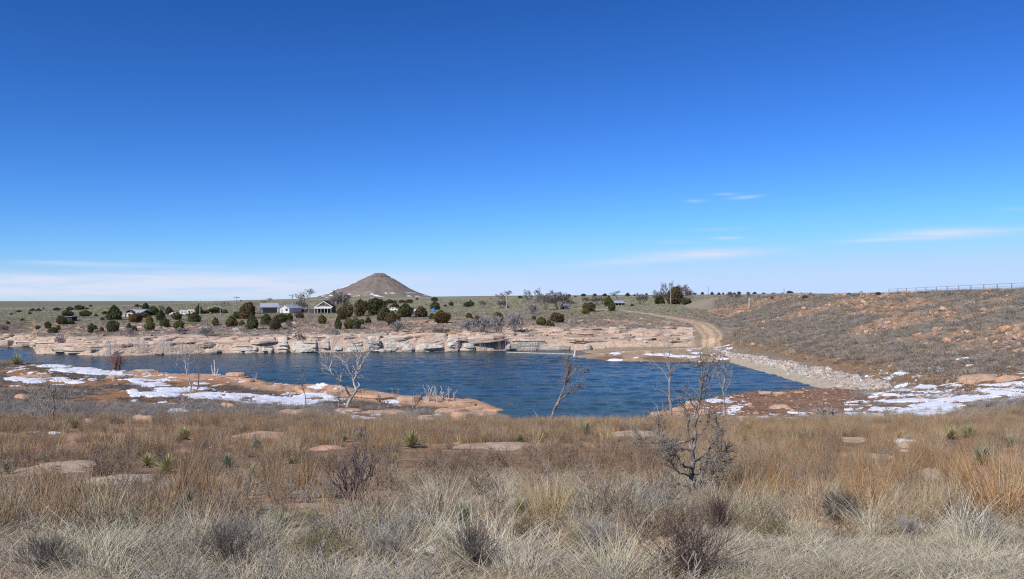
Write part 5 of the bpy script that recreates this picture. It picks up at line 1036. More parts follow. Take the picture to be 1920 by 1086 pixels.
# the gnarled dead tree in the meadow
def gnarled():
    rg = random.Random(77); L = [[(1303, 935, 9, 0), (1300, 905, 8, 0), (1296, 885, 6.5, .02), (1300, 865, 6, 0), (1297, 845, 5.5, -.03), (1304, 822, 5, 0), (1302, 800, 4.6, .03), (1308, 780, 4.2, 0), (1310, 760, 3.4, 0), (1314, 738, 2.8, 0), (1317, 715, 2.2, 0), (1320, 698, 1.6, 0), (1312, 684, .7, 0)],
        [(1296, 845, 3.6, 0), (1291, 825, 3.4, .1), (1288, 805, 3.2, .1), (1292, 785, 2.6, .1), (1284, 765, 1.8, .1), (1276, 752, 1, .1)],
        [(1317, 722, 1.8, 0), (1326, 705, 1.4, .05), (1332, 688, .8, .05), (1336, 676, .4, .05)], [(1318, 735, 1.8, 0), (1330, 728, 1.5, 0), (1331, 712, 1.4, 0), (1334, 700, .6, 0)],
        [(1304, 822, 3, 0), (1285, 828, 2.6, -.1), (1262, 836, 2.4, -.1), (1245, 830, 2.2, -.1), (1238, 815, 1.6, 0), (1232, 790, 1, 0)], [(1246, 832, 2, -.1), (1228, 828, 1.6, -.1), (1210, 822, 1, -.1), (1196, 824, .5, -.1)],
        [(1300, 865, 3.4, 0), (1318, 855, 2.8, -.15), (1330, 840, 2.4, -.15), (1342, 825, 2, -.15), (1345, 800, 1.3, -.1), (1342, 782, .7, -.1)],
        [(1300, 890, 3.4, 0), (1322, 880, 3, .15), (1338, 866, 2.4, .15), (1352, 870, 1.8, .15), (1364, 862, 1, .15)], [(1298, 880, 3.2, 0), (1280, 870, 2.8, -.2), (1268, 855, 2.2, -.2), (1255, 850, 1.6, -.2), (1248, 840, .8, -.2)],
        [(1300, 900, 3, 0), (1316, 904, 2.6, -.25), (1333, 896, 2.4, -.25), (1338, 884, 2, -.25), (1330, 878, 1.2, -.25)], [(1297, 895, 2.8, 0), (1275, 888, 2.4, .1), (1262, 875, 2, .1), (1258, 862, 1.2, .1)],
        [(1299, 850, 2.6, 0), (1288, 842, 2.2, .2), (1276, 845, 1.8, .2), (1266, 842, 1, .2)], [(1305, 815, 2.2, 0), (1320, 806, 1.8, .1), (1330, 790, 1.4, .1), (1328, 772, .8, .1)], [(1300, 870, 2.4, 0), (1312, 862, 2, .25), (1326, 868, 1.6, .25), (1346, 850, 1.2, .2), (1360, 846, .6, .2)],
        [(1309, 770, 2, 0), (1298, 758, 1.6, 0), (1290, 742, 1.2, 0), (1288, 724, .6, 0)], [(1312, 750, 1.6, 0), (1326, 745, 1.3, 0), (1338, 736, .7, 0)], [(1302, 905, 2.6, 0), (1285, 912, 2, -.2), (1272, 908, 1.4, -.2), (1262, 915, .8, -.2)]]
    t = dead_tree('dead_tree', (1303, 935), L, mat('gnarled_bark', (.27, .235, .205), .85, var=.5, scale=12, bump=.006, base2=(.12, .10, .09)), 'gnarled dark dead tree rising from the meadow right of centre', 78, twig=(1, .15, 17), rmin=.0027, tlev=2, sides=8, ang=1.1, kink=.38, twm=mat('gnarled_twigs', (.235, .205, .165), .9, var=.4, scale=9), lowrow=812)
gnarled()

# ------------------------------------------------------------------ yuccas
M_yuc = mat('yucca_green', (.37, .365, .165), .6, var=.25, scale=4, inst=.12, spec=.35)
M_yucb = mat('yucca_blue_green', (.33, .345, .23), .6, var=.25, scale=4, inst=.12, spec=.35)
M_yucd = mat('yucca_dead', (.34, .29, .22), .85, var=.3, scale=6, inst=.15)
def yucca_mesh(seed, n, m, lo=.15, hi=1.35, L=.5, w=.014, name='leaves'):
    g = np.random.default_rng(seed); a = g.uniform(0, 6.283, n); t = g.uniform(lo, hi, n); ln = L * g.uniform(.7, 1.05, n); V = []
    d = np.stack([np.sin(t) * np.cos(a), np.sin(t) * np.sin(a), np.cos(t)], -1); s_ = np.stack([-np.sin(a), np.cos(a), 0 * a], -1)
    for k, (f, ww) in enumerate(((.02, .7), (.4, 1.0), (.75, .7), (1.0, .08))):
        p = d * (ln * f)[:, None]; p[:, 2] += .05 - .10 * ln * f * f * np.sin(t); V.append(np.stack([p - s_ * w * ww, p + np.array([0, 0, -.25 * w]), p + s_ * w * ww], 1))
    V = np.stack(V, 1); b = (np.arange(n) * 12)[:, None]; Q_ = []
    for k in range(3):
        for c in range(2): Q_.append(np.stack([b[:, 0] + 3 * k + c, b[:, 0] + 3 * k + c + 1, b[:, 0] + 3 * k + 4 + c, b[:, 0] + 3 * k + 3 + c], -1))
    return make_mesh(name, V.reshape(-1, 3), np.concatenate(Q_), m)
YL = {'g': [yucca_mesh(i, 150, M_yuc, w=.0095) for i in range(3)], 'b': [yucca_mesh(10 + i, 150, M_yucb, w=.0095) for i in range(3)]}
YD = [yucca_mesh(20 + i, 55, M_yucd, 1.25, 1.75, .38, .012, 'skirt') for i in range(2)]
for i, (px, py, w, k, lb) in enumerate(YUC):
    if not w: continue
    g = ground(px, py); s_ = g[1] / F; k_ = w * s_ / .60
    t = link('yucca', None, loc=g, rot=(0, 0, R.uniform(0, 6.28)), scale=k_, label=lb, cat='yucca', group='yuccas in the meadow'); t.empty_display_size = .1
    link('leaves', YL[k][i % 3], parent=t); link('skirt', YD[i % 2], parent=t)

# ------------------------------------------------------------------ single bushes and tall clumps in the meadow
def ball_bush(seed, m, n=90, r=.5, wd=.0035, lev=2, up=.06, spread=1.2):
    rg = random.Random(seed); out = []
    for i in range(n):
        a = rg.uniform(0, 6.28); l = abs(rg.gauss(0, spread * .6)); grow(out, rg, (rg.gauss(0, .04), rg.gauss(0, .04), 0), (math.cos(a) * l, math.sin(a) * l, 1), r * rg.uniform(.45, .62), wd, lev, .14, 3, (2, 2, 3), .45, .6, up, wd * .45)
    return make_mesh('bush', *tubes(segs(out), 3), m)
BB = {'dark': ball_bush(1, M_dark), 'grey': ball_bush(2, M_grey), 'wine': ball_bush(3, M_red, 110, .55, .003, 1, .1, .8), 'pink': ball_bush(4, mat('pink_twigs', (.30, .19, .16), .9, var=.2, scale=5), 120, .5, .006, 1, .2, .6)}
OB = [olive_mesh(40 + i, r=.5, n=1700) for i in range(2)]
for i, (px, py, w, h, k, lb) in enumerate(BUSH):
    g = ground(px, py); s_ = g[1] / F; me = OB[i % 2] if k == 'olive' else BB[k]
    co = np.empty(len(me.vertices) * 3, np.float32); me.vertices.foreach_get('co', co); co = co.reshape(-1, 3); W0 = np.percentile(np.abs(co[:, 0]), 98) * 2; H0 = np.percentile(co[:, 2], 99)
    link('shrub', me, loc=g, rot=(0, 0, i * 1.3), scale=(w * s_ / W0, w * s_ / W0, h * s_ / H0), label=lb, cat='shrub', group='single shrubs in the grass')
def stalks(seed, m, n, H, lean, w): return make_mesh('tall_grass', *blades(n, .16, H, .45, lean, .18, w, seg=4, seed=seed), m)
for i, (px, py, w, h, m, lb) in enumerate(((1625, 975, 70, 120, M_rust, 'tall orange grass clump right of the round dark shrub'), (1875, 985, 110, 150, M_rust, 'tallest rust-red grass clump near the right edge'), (1700, 930, 50, 90, M_rust, 'rust grass clump left of the tan rock mound'), (1790, 930, 50, 85, M_rust, 'rust grass clump right of the tan rock mound'),
    (1740, 985, 60, 90, M_yel, 'yellowish grass clump in front of the tan rock mound'), (1030, 985, 70, 95, M_yel, 'tan feathery grass clump in the centre front'), (1000, 965, 50, 70, M_yel, 'second feathery grass clump behind the centre one'), (1815, 736, 18, 30, M_rust, 'lone orange grass tuft on the right snowfield'), (1900, 786, 22, 26, M_rust, 'orange grass tuft in the brush at the right edge'),
    (830, 960, 70, 100, M_straw, 'long arching straw stems right of the twiggy bush'), (690, 1010, 100, 100, M_straw, 'big pale straw clump below the twiggy bush'), (370, 1010, 70, 110, M_straw, 'pale upright straw clump left of the dark shrub'), (20, 985, 60, 95, M_yel, 'yellow straw clump at the left edge'), (490, 1030, 90, 90, M_straw, 'pale arching straw clump right of the dark front shrub'),
    (1180, 985, 90, 80, M_straw, 'pale straw clump left of the foot of the gnarled tree'), (1400, 980, 90, 90, M_straw, 'pale straw clump right of the foot of the gnarled tree'), (960, 1075, 80, 60, M_straw, 'pale straw clump at the bottom centre'), (1820, 1040, 90, 80, M_straw, 'pale straw clump in the bottom right corner'), (170, 1060, 110, 90, M_straw, 'pale straw clump low in the left front'))):
    g = ground(px, py); s_ = g[1] / F; H = h * s_ * (.95 if m is M_straw else 1.15)
    link('tall_grass', stalks(600 + i, M_pstraw if m is M_straw else m, (130 if m is M_straw else 260) if g[1] < 20 else 60, H, .22 if m is not M_straw else .35, .0058 * max(1, g[1] / 9) ** .8), loc=g, scale=(max(.5, w * s_ / .45), max(.5, w * s_ / .45), 1), label=lb, cat='grass clump', group='tall grass clumps')
def twig_bush():
    g = ground(662, 948); s_ = g[1] / F; rg = random.Random(41); out = []
    for (dx, h) in ((-48, 78), (-34, 95), (-22, 70), (-10, 88), (0, 60), (8, 112), (14, 120), (20, 134), (26, 100), (32, 110), (-58, 60), (40, 60), (4, 90), (18, 80), (-66, 40), (-40, 60), (-28, 84), (-16, 100), (10, 70), (24, 88), (36, 84), (46, 50), (54, 62), (-5, 72), (16, 104)):
        d = np.array([dx * s_, rg.gauss(0, .12), h * s_]); L = np.linalg.norm(d) * .62; grow(out, rg, (rg.gauss(0, .03), rg.gauss(0, .05), -.02), d, L, .009, 3, .12, 4, (1, 2, 2), .55, .5, .12, .0026)
    link('bare_bush', make_mesh('bare_bush', *tubes(segs(out), 4), mat('purple_twigs', (.21, .155, .135), .85, var=.3, scale=8)), loc=g, label='twiggy purplish bare bush rising from the meadow left of centre', cat='shrub')
twig_bush()
for i, (px, py, h, lb) in enumerate(((825, 950, 70, 'thin weathered stalk in the centre meadow'), (1005, 930, 60, 'thin grey stalk near the centre feathery grass'), (1445, 930, 60, 'dark bent twig right of the gnarled tree'), (157, 806, 34, 'thin white-tipped stake in the brush at left'))):
    g = ground(px, py); s_ = g[1] / F; rg = random.Random(i); out = []; grow(out, rg, (0, 0, 0), (rg.gauss(0, .2), 0, 1), h * s_, .006, 1, .1, 4, (1, 1), .5, .4, .1, .003)
    link('dead_stalk', make_mesh('dead_stalk', *tubes(segs(out), 4), M_deadg), loc=g, label=lb, cat='stalk')

# ------------------------------------------------------------------ stones on the dam, riprap, concrete apron
M_orock = mat('orange_rock', (.46, .265, .165), .9, var=.3, scale=1.3, inst=.22, base2=(.42, .29, .20))
M_wrock = mat('pale_riprap', (.43, .385, .33), .9, var=.35, scale=1.5, inst=.36)
def rock_mesh(seed, m, name='stone'):
    g = np.random.default_rng(seed); import bmesh
    bm = bmesh.new(); bmesh.ops.create_icosphere(bm, subdivisions=1, radius=1)
    me = bpy.data.meshes.new(name)
    for v in bm.verts:
        n = Vector([math.copysign(abs(c) ** .6, c) for c in v.co]); v.co = n * (1 + g.uniform(-.28, .22))
    bm.to_mesh(me); bm.free(); me.shade_flat(); me.materials.append(m); return me
RO = [rock_mesh(i, M_orock) for i in range(7)]; RW = [rock_mesh(20 + i, M_wrock) for i in range(6)] + [rock_mesh(30, M_orock)]
X, Y, P = field(80000, 60, 290, p0=1340, p1=2290); z, nr_, fr_, sp_, dm_, td_, ys_, q_, px_ = terrain(X, Y, True)
sdd = (X - 35) / 35; st = fbm((X + Y * .35) * .10, (Y - X * .2) * .07, o=4, seed=71); u = RNG.uniform(0, 1, len(X)); ond = (dm_ >= np.maximum(np.maximum(nr_, fr_), sp_)) & (X < 70)
k = ond & (((st > .10) & (sdd > .42) & (u < .34)) | ((sdd > .85) & (u < .08)) | (u < .010) | ((sdd < .42) & (sdd > .16) & (u < .03) & (Y < 130))); X, Y = X[k], Y[k]; n = len(X)
base_s = np.clip(np.exp(RNG.normal(-2.0, .48, n)), .07, .55); big = np.argsort(-base_s / Y)[:230]; m_ = np.ones(n, bool); m_[big] = False
sh = np.stack([base_s * RNG.uniform(.8, 1.4, n), base_s * RNG.uniform(.7, 1.2, n), base_s * RNG.uniform(.5, .9, n)], -1); Z = terrain(X, Y) + base_s * .18
scatter('stones', 'orange broken stones strewn over the upper dam slope', RO, np.stack([X, Y, Z], -1)[m_], RNG.uniform(0, 6.28, m_.sum()), sh[m_], .35, 'stones')
damst = link('embankment', None, kind='structure', label='orange boulders bedded in the upper face of the dam'); damst.empty_display_size = .1
for j in big:
    link('boulder', RO[int(j) % 7], parent=damst, loc=(X[j], Y[j], Z[j] + base_s[j] * .1), rot=(R.uniform(-.5, .5), R.uniform(-.5, .5), R.uniform(0, 6.28)), scale=[float(c) * 1.25 for c in sh[j]])
# riprap band above the apron
n = 12000; Y = RNG.uniform(82, 150, n); t = RNG.uniform(0, 1, n); wdt = np.interp(Y, [80, 88, 100, 118, 136, 146, 150], [.1, 2.6, 3.0, 2.5, 2.0, 1.3, .5]); X = 36.1 + t * wdt + .8 * fbm(Y * .3, Y * 0, o=2, seed=2)
k = ((Y > 86) | (X > 38 + (86 - Y) * 1.2)) & (RNG.uniform(0, 1, n) < 1 - .35 * t ** 2); X, Y = X[k], Y[k]; n = len(X); s0 = np.clip(np.exp(RNG.normal(-2.15, .42, n)), .07, .4); sh = np.stack([s0 * RNG.uniform(.9, 1.5, n), s0 * RNG.uniform(.7, 1.2, n), s0 * RNG.uniform(.45, .8, n)], -1); Z = terrain(X, Y) + s0 * .35
bg_ = np.argsort(-s0 / Y)[:200]; m_ = np.ones(n, bool); m_[bg_] = False
scatter('riprap', 'pale broken riprap piled above the concrete strip of the dam', RW, np.stack([X, Y, Z], -1)[m_], RNG.uniform(0, 6.28, m_.sum()), sh[m_], .5, 'stones')
rip = link('riprap_bank', None, kind='structure', label='larger pale stones of the riprap bank'); rip.empty_display_size = .1
for j in bg_: link('stone', RW[int(j) % 7], parent=rip, loc=(X[j], Y[j], Z[j]), rot=(R.uniform(-.5, .5), R.uniform(-.5, .5), R.uniform(0, 6.28)), scale=[float(c) for c in sh[j]])
# loose small stones on the near flats and the spit
X, Y, P = field(11000, 55, 100, p0=1215, p1=2140); f3 = fbm(X * .25, Y * .25, o=3, seed=52); u = RNG.uniform(0, 1, len(X)); k = (Y < np.where(P < 1620, shore_near(P) - .5, 98)) & (u < .16); X, Y = X[k], Y[k]; n = len(X); s0 = np.clip(np.exp(RNG.normal(-2.7, .5, n)), .04, .25)
scatter('stones', 'small orange stones strewn over the red flat', RO, np.stack([X, Y, terrain(X, Y)], -1), RNG.uniform(0, 6.28, n), np.stack([s0 * 1.3, s0, s0 * .6], -1), .3, 'stones')
X, Y, P = field(5000, 150, 215, p0=60, p1=1300); z, nr_, fr_, sp_, dm_, td_, ys_, q_, px_ = terrain(X, Y, True); k = (q_ > 2) & (q_ < 40) & (td_ > 3) & (RNG.uniform(0, 1, len(X)) < .5); X, Y = X[k], Y[k]; n = len(X); s0 = np.clip(np.exp(RNG.normal(-1.6, .5, n)), .08, .7)
scatter('stones', 'loose pink and white stones on the slope above the far cliff', RO + RW, np.stack([X, Y, terrain(X, Y) + .02], -1), RNG.uniform(0, 6.28, n), np.stack([s0 * 1.6, s0, s0 * .55], -1), .2, 'stones')
M_conc = mat('old_concrete', (.40, .34, .25), .9, var=.25, scale=2, bump=.02, bscale=8, coord='Position')
apr = link('apron', None, kind='structure', label='tan concrete strip along the foot of the dam at the waterline'); apr.empty_display_size = .1
y0 = 89.0
while y0 < 138:
    L_ = 3.2; x0, x1 = 34.7, 36.0; e = .02
    V = [(x0, y0 + e, WZ - .25), (x1, y0 + e, WZ + .42), (x1, y0 + L_ - e, WZ + .42), (x0, y0 + L_ - e, WZ - .25)]; V = V + [(a, b, c + .25) for a, b, c in V]
    dz = R.uniform(-.012, .012); V = [(a, b, c + dz) for a, b, c in V]
    link('panel', make_mesh('panel', V, [(0, 1, 2, 3), (4, 5, 6, 7), (0, 1, 5, 4), (1, 2, 6, 5), (2, 3, 7, 6), (3, 0, 4, 7)], M_conc), parent=apr); y0 += L_

# ------------------------------------------------------------------ box and prism builder for the built things
def box(x0, x1, y0, y1, z0, z1):
    return np.array([(x0, y0, z0), (x1, y0, z0), (x1, y1, z0), (x0, y1, z0), (x0, y0, z1), (x1, y0, z1), (x1, y1, z1), (x0, y1, z1)], float), np.array([(0, 3, 2, 1), (4, 5, 6, 7), (0, 1, 5, 4), (1, 2, 6, 5), (2, 3, 7, 6), (3, 0, 4, 7)])
def part(nm, par, m, *bx): return link(nm, make_mesh(nm, *join(bx), m), parent=par)
def root(nm, px, py, rz, lb, cat, Y=None, grp=None):
    g = ground(px, py, lo=140) if Y is None else None
    if g is None: x0 = (px - CX) / F * Y; g = (x0, Y, (HY - py) / F * Y)
    t = link(nm, None, loc=g, rot=(0, 0, rz), label=lb, cat=cat, group=grp); t.empty_display_size = .1; return t, g[1] / F
M_white = mat('white_paint', (.68, .67, .64), .7, var=.14, scale=1.5)
M_roof = mat('galvanised_roof', (.52, .55, .60), .5, var=.12, scale=.8, spec=.5, metal=.35)
M_droof = mat('dark_shingle', (.07, .06, .055), .9, var=.3, scale=4)
M_black = mat('black_boards_and_shade', (.045, .04, .038), .9, var=.3, scale=5)  # black for dark boards, also for shade painted in porch and barn front
M_glass = mat('window_glass', (.03, .035, .04), .15, spec=.6)
M_brickw = mat('red_board_wall', (.20, .10, .07), .9, var=.25, scale=5)
M_cream = mat('cream_wall', (.62, .52, .38), .85, var=.12, scale=2)
M_wood = mat('weathered_pole', (.24, .20, .165), .9, var=.3, scale=3)
M_wpole = mat('pale_pole', (.55, .52, .47), .9, var=.2, scale=3)
M_blue = mat('blue_plastic', (.02, .20, .55), .5); M_dblue = mat('dark_blue_paint', (.02, .03, .11), .35, spec=.5); M_tyre = mat('tyre_rubber', (.02, .02, .02), .9)
M_rail = mat('galvanised_rail', (.36, .37, .38), .6, spec=.4, var=.2, scale=2); M_sign = mat('sign_back', (.42, .43, .44), .5, metal=.3)
def gable(par, w, d, h, rh, wm, rm, over=.25, ridge='y', wallname='wall'):
    """walls with gable ends and two separate roof slopes; ridge runs along y (towards the viewer) or x"""
    a, b = (w, d) if ridge == 'y' else (d, w)
    V = [(-a/2, -b/2, 0), (a/2, -b/2, 0), (a/2, b/2, 0), (-a/2, b/2, 0), (-a/2, -b/2, h), (a/2, -b/2, h), (a/2, b/2, h), (-a/2, b/2, h), (0, -b/2, h + rh), (0, b/2, h + rh)]
    Vv = np.array(V, float)
    if ridge == 'x': Vv = Vv[:, [1, 0, 2]] * [1, -1, 1]
    F4 = [(0, 1, 5, 4), (1, 2, 6, 5), (2, 3, 7, 6), (3, 0, 4, 7)]; F3 = [(4, 5, 8, 8), (6, 7, 9, 9)]
    me = bpy.data.meshes.new('wall'); me.from_pydata([tuple(v) for v in Vv], [], F4 + [(4, 5, 8), (6, 7, 9)]); me.shade_flat(); me.materials.append(wm); link(wallname, me, parent=par)
    for s_ in (-1, 1):
        n = np.array([(0, rh), (s_ * a/2, 0)]); dx = over; ex = s_ * (a/2 + dx); ez = h - rh * dx / (a/2); th = .14; yo = b/2 + over
        R_ = np.array([(s_ * .003, -yo, h + rh + .02), (ex, -yo, ez + .02), (ex, yo, ez + .02), (s_ * .003, yo, h + rh + .02), (s_ * .003, -yo, h + rh + .02 + th), (ex, -yo, ez + .02 + th), (ex, yo, ez + .02 + th), (s_ * .003, yo, h + rh + .02 + th)], float)
        if ridge == 'x': R_ = R_[:, [1, 0, 2]] * [1, -1, 1]
        link('roof', make_mesh('roof', R_, box(0, 1, 0, 1, 0, 1)[1], rm), parent=par)
# dark gable house
t, s_ = root('house', 611, 587, math.radians(3), 'dark-roofed gable house with white porch roof below the butte', 'house'); w = 30 * s_; H = 23.5 * s_
gable(t, w, 7, H * .50, H * .46, M_brickw, M_droof, .35)
part('bargeboard', t, M_white, *[(np.array([(s * (w/2 + .3), -3.95, H * .5 - .22), (s * (w/2 + .3), -3.95, H * .5), (0, -3.95, H * .96), (0, -3.95, H * .96 - .26), (s * (w/2 + .3), -3.86, H * .5 - .22), (s * (w/2 + .3), -3.86, H * .5), (0, -3.86, H * .96), (0, -3.86, H * .96 - .26)], float), box(0, 1, 0, 1, 0, 1)[1]) for s in (-1, 1)])
wf = part('window', t, M_white, box(-.55, .45, -3.62, -3.503, H * .55, H * .80)); part('pane', wf, M_glass, box(-.42, .32, -3.66, -3.61, H * .58, H * .77)); part('board_panel', t, M_cream, box(-1.6, -.8, -3.56, -3.503, H * .52, H * .62))
part('porch_roof', t, M_white, (np.array([(-w*.52, -5.6, H*.36), (w*.52, -5.6, H*.36), (w*.52, -3.52, H*.48), (-w*.52, -3.52, H*.48), (-w*.52, -5.6, H*.40), (w*.52, -5.6, H*.40), (w*.52, -3.52, H*.52), (-w*.52, -3.52, H*.52)]), box(0, 1, 0, 1, 0, 1)[1]))
for k in range(6): part('porch_post', t, M_white, box(-w*.5 + k*w*.2 - .05, -w*.5 + k*w*.2 + .05, -5.5, -5.4, 0, H*.362))
dw = part('porch_shade', t, M_black, box(-w*.46, w*.46, -3.58, -3.503, .05, H*.34)); part('chimney', t, M_cream, box(-w*.42, -w*.42 + .5, .5, 1.0, H*.6, H*.82)); part('antenna', t, M_rail, box(-.03, .03, -2, -1.94, H*.96, H*.96 + 2.0))  # first part: dark panel on the wall, painting the shade under the porch roof
# white gabled shed
t, s_ = root('shed', 545, 587, math.radians(-24), 'white gabled shed with pale metal roof between barn and bare cottonwood', 'shed'); w = 26 * s_; H = 15 * s_
gable(t, w * .85, 5.5, H * .62, H * .36, M_white, M_roof, .25)
wf = part('window', t, M_rail, box(w*.10, w*.30, -2.83, -2.753, H*.28, H*.58)); part('pane', wf, M_glass, box(w*.12, w*.28, -2.86, -2.825, H*.31, H*.55)); part('door', t, M_rail, box(-w*.28, -w*.17, -2.82, -2.753, .02, H*.45))
# white barn with carport
t, s_ = root('barn', 505, 587, math.radians(20), 'white metal barn with dark open front and a flat carport', 'barn'); w = 30 * s_; H = 18.5 * s_
gable(t, w, 5.5, H * .60, H * .36, M_white, M_roof, .2, ridge='x'); part('doorway_shade', t, M_black, box(-w*.42, w*.40, -2.84, -2.753, .03, H*.52))  # black sheet on the front wall paints the shade inside the open barn
part('carport_roof', t, M_roof, box(-w*.5 - 4.2, -w*.5 - .03, -3.2, 2.6, H*.58, H*.63)); 
for k in range(3): part('carport_post', t, M_wood, box(-w*.5 - 4.0 + k*1.9, -w*.5 - 3.88 + k*1.9, -3.0, -2.9, 0, H*.579))
part('side_roof', t, M_droof, box(w*.5 + .03, w*.5 + 1.8, -2.6, 2.4, H*.45, H*.50)); 
for k in range(2): part('post', t, M_white, box(w*.5 + .5 + k*1.1, w*.5 + .62 + k*1.1, -2.5, -2.4, 0, H*.449))
# low dark outbuilding between shed and house
t, s_ = root('outbuilding', 576, 587, 0, 'low dark grey outbuilding behind the bare cottonwood', 'shed'); w = 28 * s_
part('wall', t, mat('slate_boards', (.10, .11, .13), .9, var=.3, scale=3), box(-w/2, w/2, 0, 3, 0, 1.1)); part('roof', t, M_rail, box(-w/2 - .1, w/2 + .1, -.15, 3.15, 1.103, 1.22)); part('door', t, M_black, box(-.5, .4, -.06, -.003, .02, .95))
# long pale house left
t, s_ = root('house', 260, 594, math.radians(-14), 'long low pale house with dark side wall among junipers at left', 'house'); w = 33 * s_; H = 13 * s_
gable(t, w, 5, H * .55, H * .40, M_black, M_roof, .25, ridge='x'); tt = part('front_gable', t, M_cream, box(-w*.28, w*.12, -3.4, -2.55, .02, H*.62));  # the side wall's shade is put into the black wall colour
part('gable_roof', t, M_droof, *[(np.array([(-w*.08, -3.7, H*.92), (-w*.08 + s*w*.25, -3.7, H*.60), (-w*.08 + s*w*.25, -2.2, H*.60), (-w*.08, -2.2, H*.92), (-w*.08, -3.7, H*.99), (-w*.08 + s*w*.25, -3.7, H*.67), (-w*.08 + s*w*.25, -2.2, H*.67), (-w*.08, -2.2, H*.99)]), box(0, 1, 0, 1, 0, 1)[1]) for s in (-1, 1)])
part('side_room', t, M_rail, box(-w*.5 - 1.8, -w*.5 - .02, -2.2, 2, 0, H*.42)); wf = part('window', t, M_glass, box(-w*.16, 0, -3.46, -3.403, H*.2, H*.45))
# small white shed at far left
t, s_ = root('shed', 235, 595, 0, 'tiny white shed left of the long pale house', 'shed'); w = 8 * s_; gable(t, w, 1.4, .8, .35, M_white, M_roof, .1); part('window', t, M_glass, box(-.15, .15, -.76, -.703, .3, .6))
# black hut
t, s_ = root('hut', 129, 603, math.radians(-8), 'black hut with pale flat roof among the left junipers', 'hut'); w = 13 * s_; part('wall', t, M_black, box(-w/2, w/2, 0, 2, 0, 1.25)); part('roof', t, M_rail, box(-w/2 - .12, w/2 + .12, -.2, 2.2, 1.253, 1.33)); part('door', t, M_droof, box(-.3, .2, -.05, -.003, .02, 1.05))
# campers and vehicles
def vehicle(px, py, wpx, hpx, bm_, rz, lb, cat, kind):
    t, s_ = root({'camper': 'camper', 'pickup': 'pickup_truck', 'car': 'car'}[kind], px, py, rz, lb, cat); w = wpx * s_; h = hpx * s_; d = min(2.0, w * .45)
    if kind == 'camper':
        b = .16 * h; V = np.array([(-w/2, 0, .25*h), (w*.42, 0, .25*h), (w/2, 0, .55*h), (w*.44, 0, h), (-w*.44, 0, h), (-w/2, 0, .85*h)]); V2 = V + [0, d, 0]; n = len(V); me = bpy.data.meshes.new('body')
        me.from_pydata([tuple(v) for v in np.concatenate([V, V2])], [], [tuple(range(n))[::-1], tuple(range(n, 2*n))] + [(k, (k+1) % n, n + (k+1) % n, n + k) for k in range(n)]); me.shade_flat(); me.materials.append(bm_); link('body', me, parent=t)
        for k in (-.28, .05): part('window', t, M_glass, box(k*w, (k+.16)*w, -.04, -.003, .58*h, .78*h))
        part('door', t, M_rail, box(.28*w, .36*w, -.03, -.003, .3*h, .85*h))
    else:
        V = np.array([(-w/2, 0, .25*h), (w/2, 0, .25*h), (w/2, 0, .55*h), (w*.30, 0, .60*h), (w*.16, 0, h), (-w*.12, 0, h), (-w*.18, 0, .60*h), (-w/2, 0, .58*h)] if kind == 'pickup' else [(-w/2, 0, .22*h), (w/2, 0, .22*h), (w*.48, 0, .58*h), (w*.28, 0, .64*h), (w*.14, 0, h), (-w*.22, 0, h), (-w*.40, 0, .64*h), (-w/2, 0, .58*h)])
        V2 = V + [0, d, 0]; n = len(V); me = bpy.data.meshes.new('body'); me.from_pydata([tuple(v) for v in np.concatenate([V, V2])], [], [tuple(range(n))[::-1], tuple(range(n, 2*n))] + [(k, (k+1) % n, n + (k+1) % n, n + k) for k in range(n)]); me.shade_flat(); me.materials.append(bm_); link('body', me, parent=t)
        part('window', t, M_glass, box(-.09*w, .13*w, -.03, -.003, .66*h, .92*h))
    for sx_ in (-.3, .3):
        a = np.linspace(0, 2*np.pi, 12, endpoint=False); r = .2*h; ring = np.stack([sx_*w + r*np.cos(a), 0*a - .05, r + r*np.sin(a)], -1); V = np.concatenate([ring, ring + [0, .25, 0]]); me = bpy.data.meshes.new('wheel')
        me.from_pydata([tuple(v) for v in V], [], [tuple(range(12)), tuple(range(12, 24))[::-1]] + [(k, (k+1) % 12, 12 + (k+1) % 12, 12 + k) for k in range(12)]); me.shade_flat(); me.materials.append(M_tyre); link('wheel', me, parent=t)
vehicle(345, 592, 17, 10, M_white, 0, 'white camper trailer parked behind the junipers', 'camper', 'camper')
vehicle(358, 592, 15, 11.5, M_cream, math.radians(-8), 'beige and white camper with dark end beside the white one', 'camper', 'camper')
vehicle(326, 592, 17, 6.5, M_white, math.radians(10), 'low white car left of the white camper', 'car', 'car')
vehicle(736, 584, 20, 8, M_white, math.radians(-12), 'white pickup truck behind the junipers below the butte', 'truck', 'pickup')
vehicle(773, 584, 15, 7, M_dblue, math.radians(8), 'dark blue car right of the white pickup', 'car', 'car')
vehicle(780, 584, 7, 4, M_white, math.radians(80), 'small white car nose beside the dark blue car', 'car', 'car')
vehicle(1186, 575, 8, 5, M_tyre, 0, 'small dark vehicle at the start of the dirt track', 'car', 'car')
t, s_ = root('tank', 813, 583, 0, 'bright blue plastic tank in front of a juniper on the plain', 'tank'); a = np.linspace(0, 2*np.pi, 16, endpoint=False); r = 4*s_; h = 4.2*s_
Vt = np.concatenate([np.stack([rr*np.cos(a), rr*np.sin(a), 0*a + zz], -1) for rr, zz in ((r, 0), (r, h*.8), (r*.8, h), (.05, h*1.05))]); q = np.arange(16); link('body', make_mesh('body', Vt, np.concatenate([np.stack([q + 16*k, (q+1) % 16 + 16*k, (q+1) % 16 + 16*(k+1), q + 16*(k+1)], -1) for k in range(3)]), M_blue, True), parent=t); part('lid', t, M_dblue, box(-.2, .2, -.2, .2, h*1.04, h*1.15))
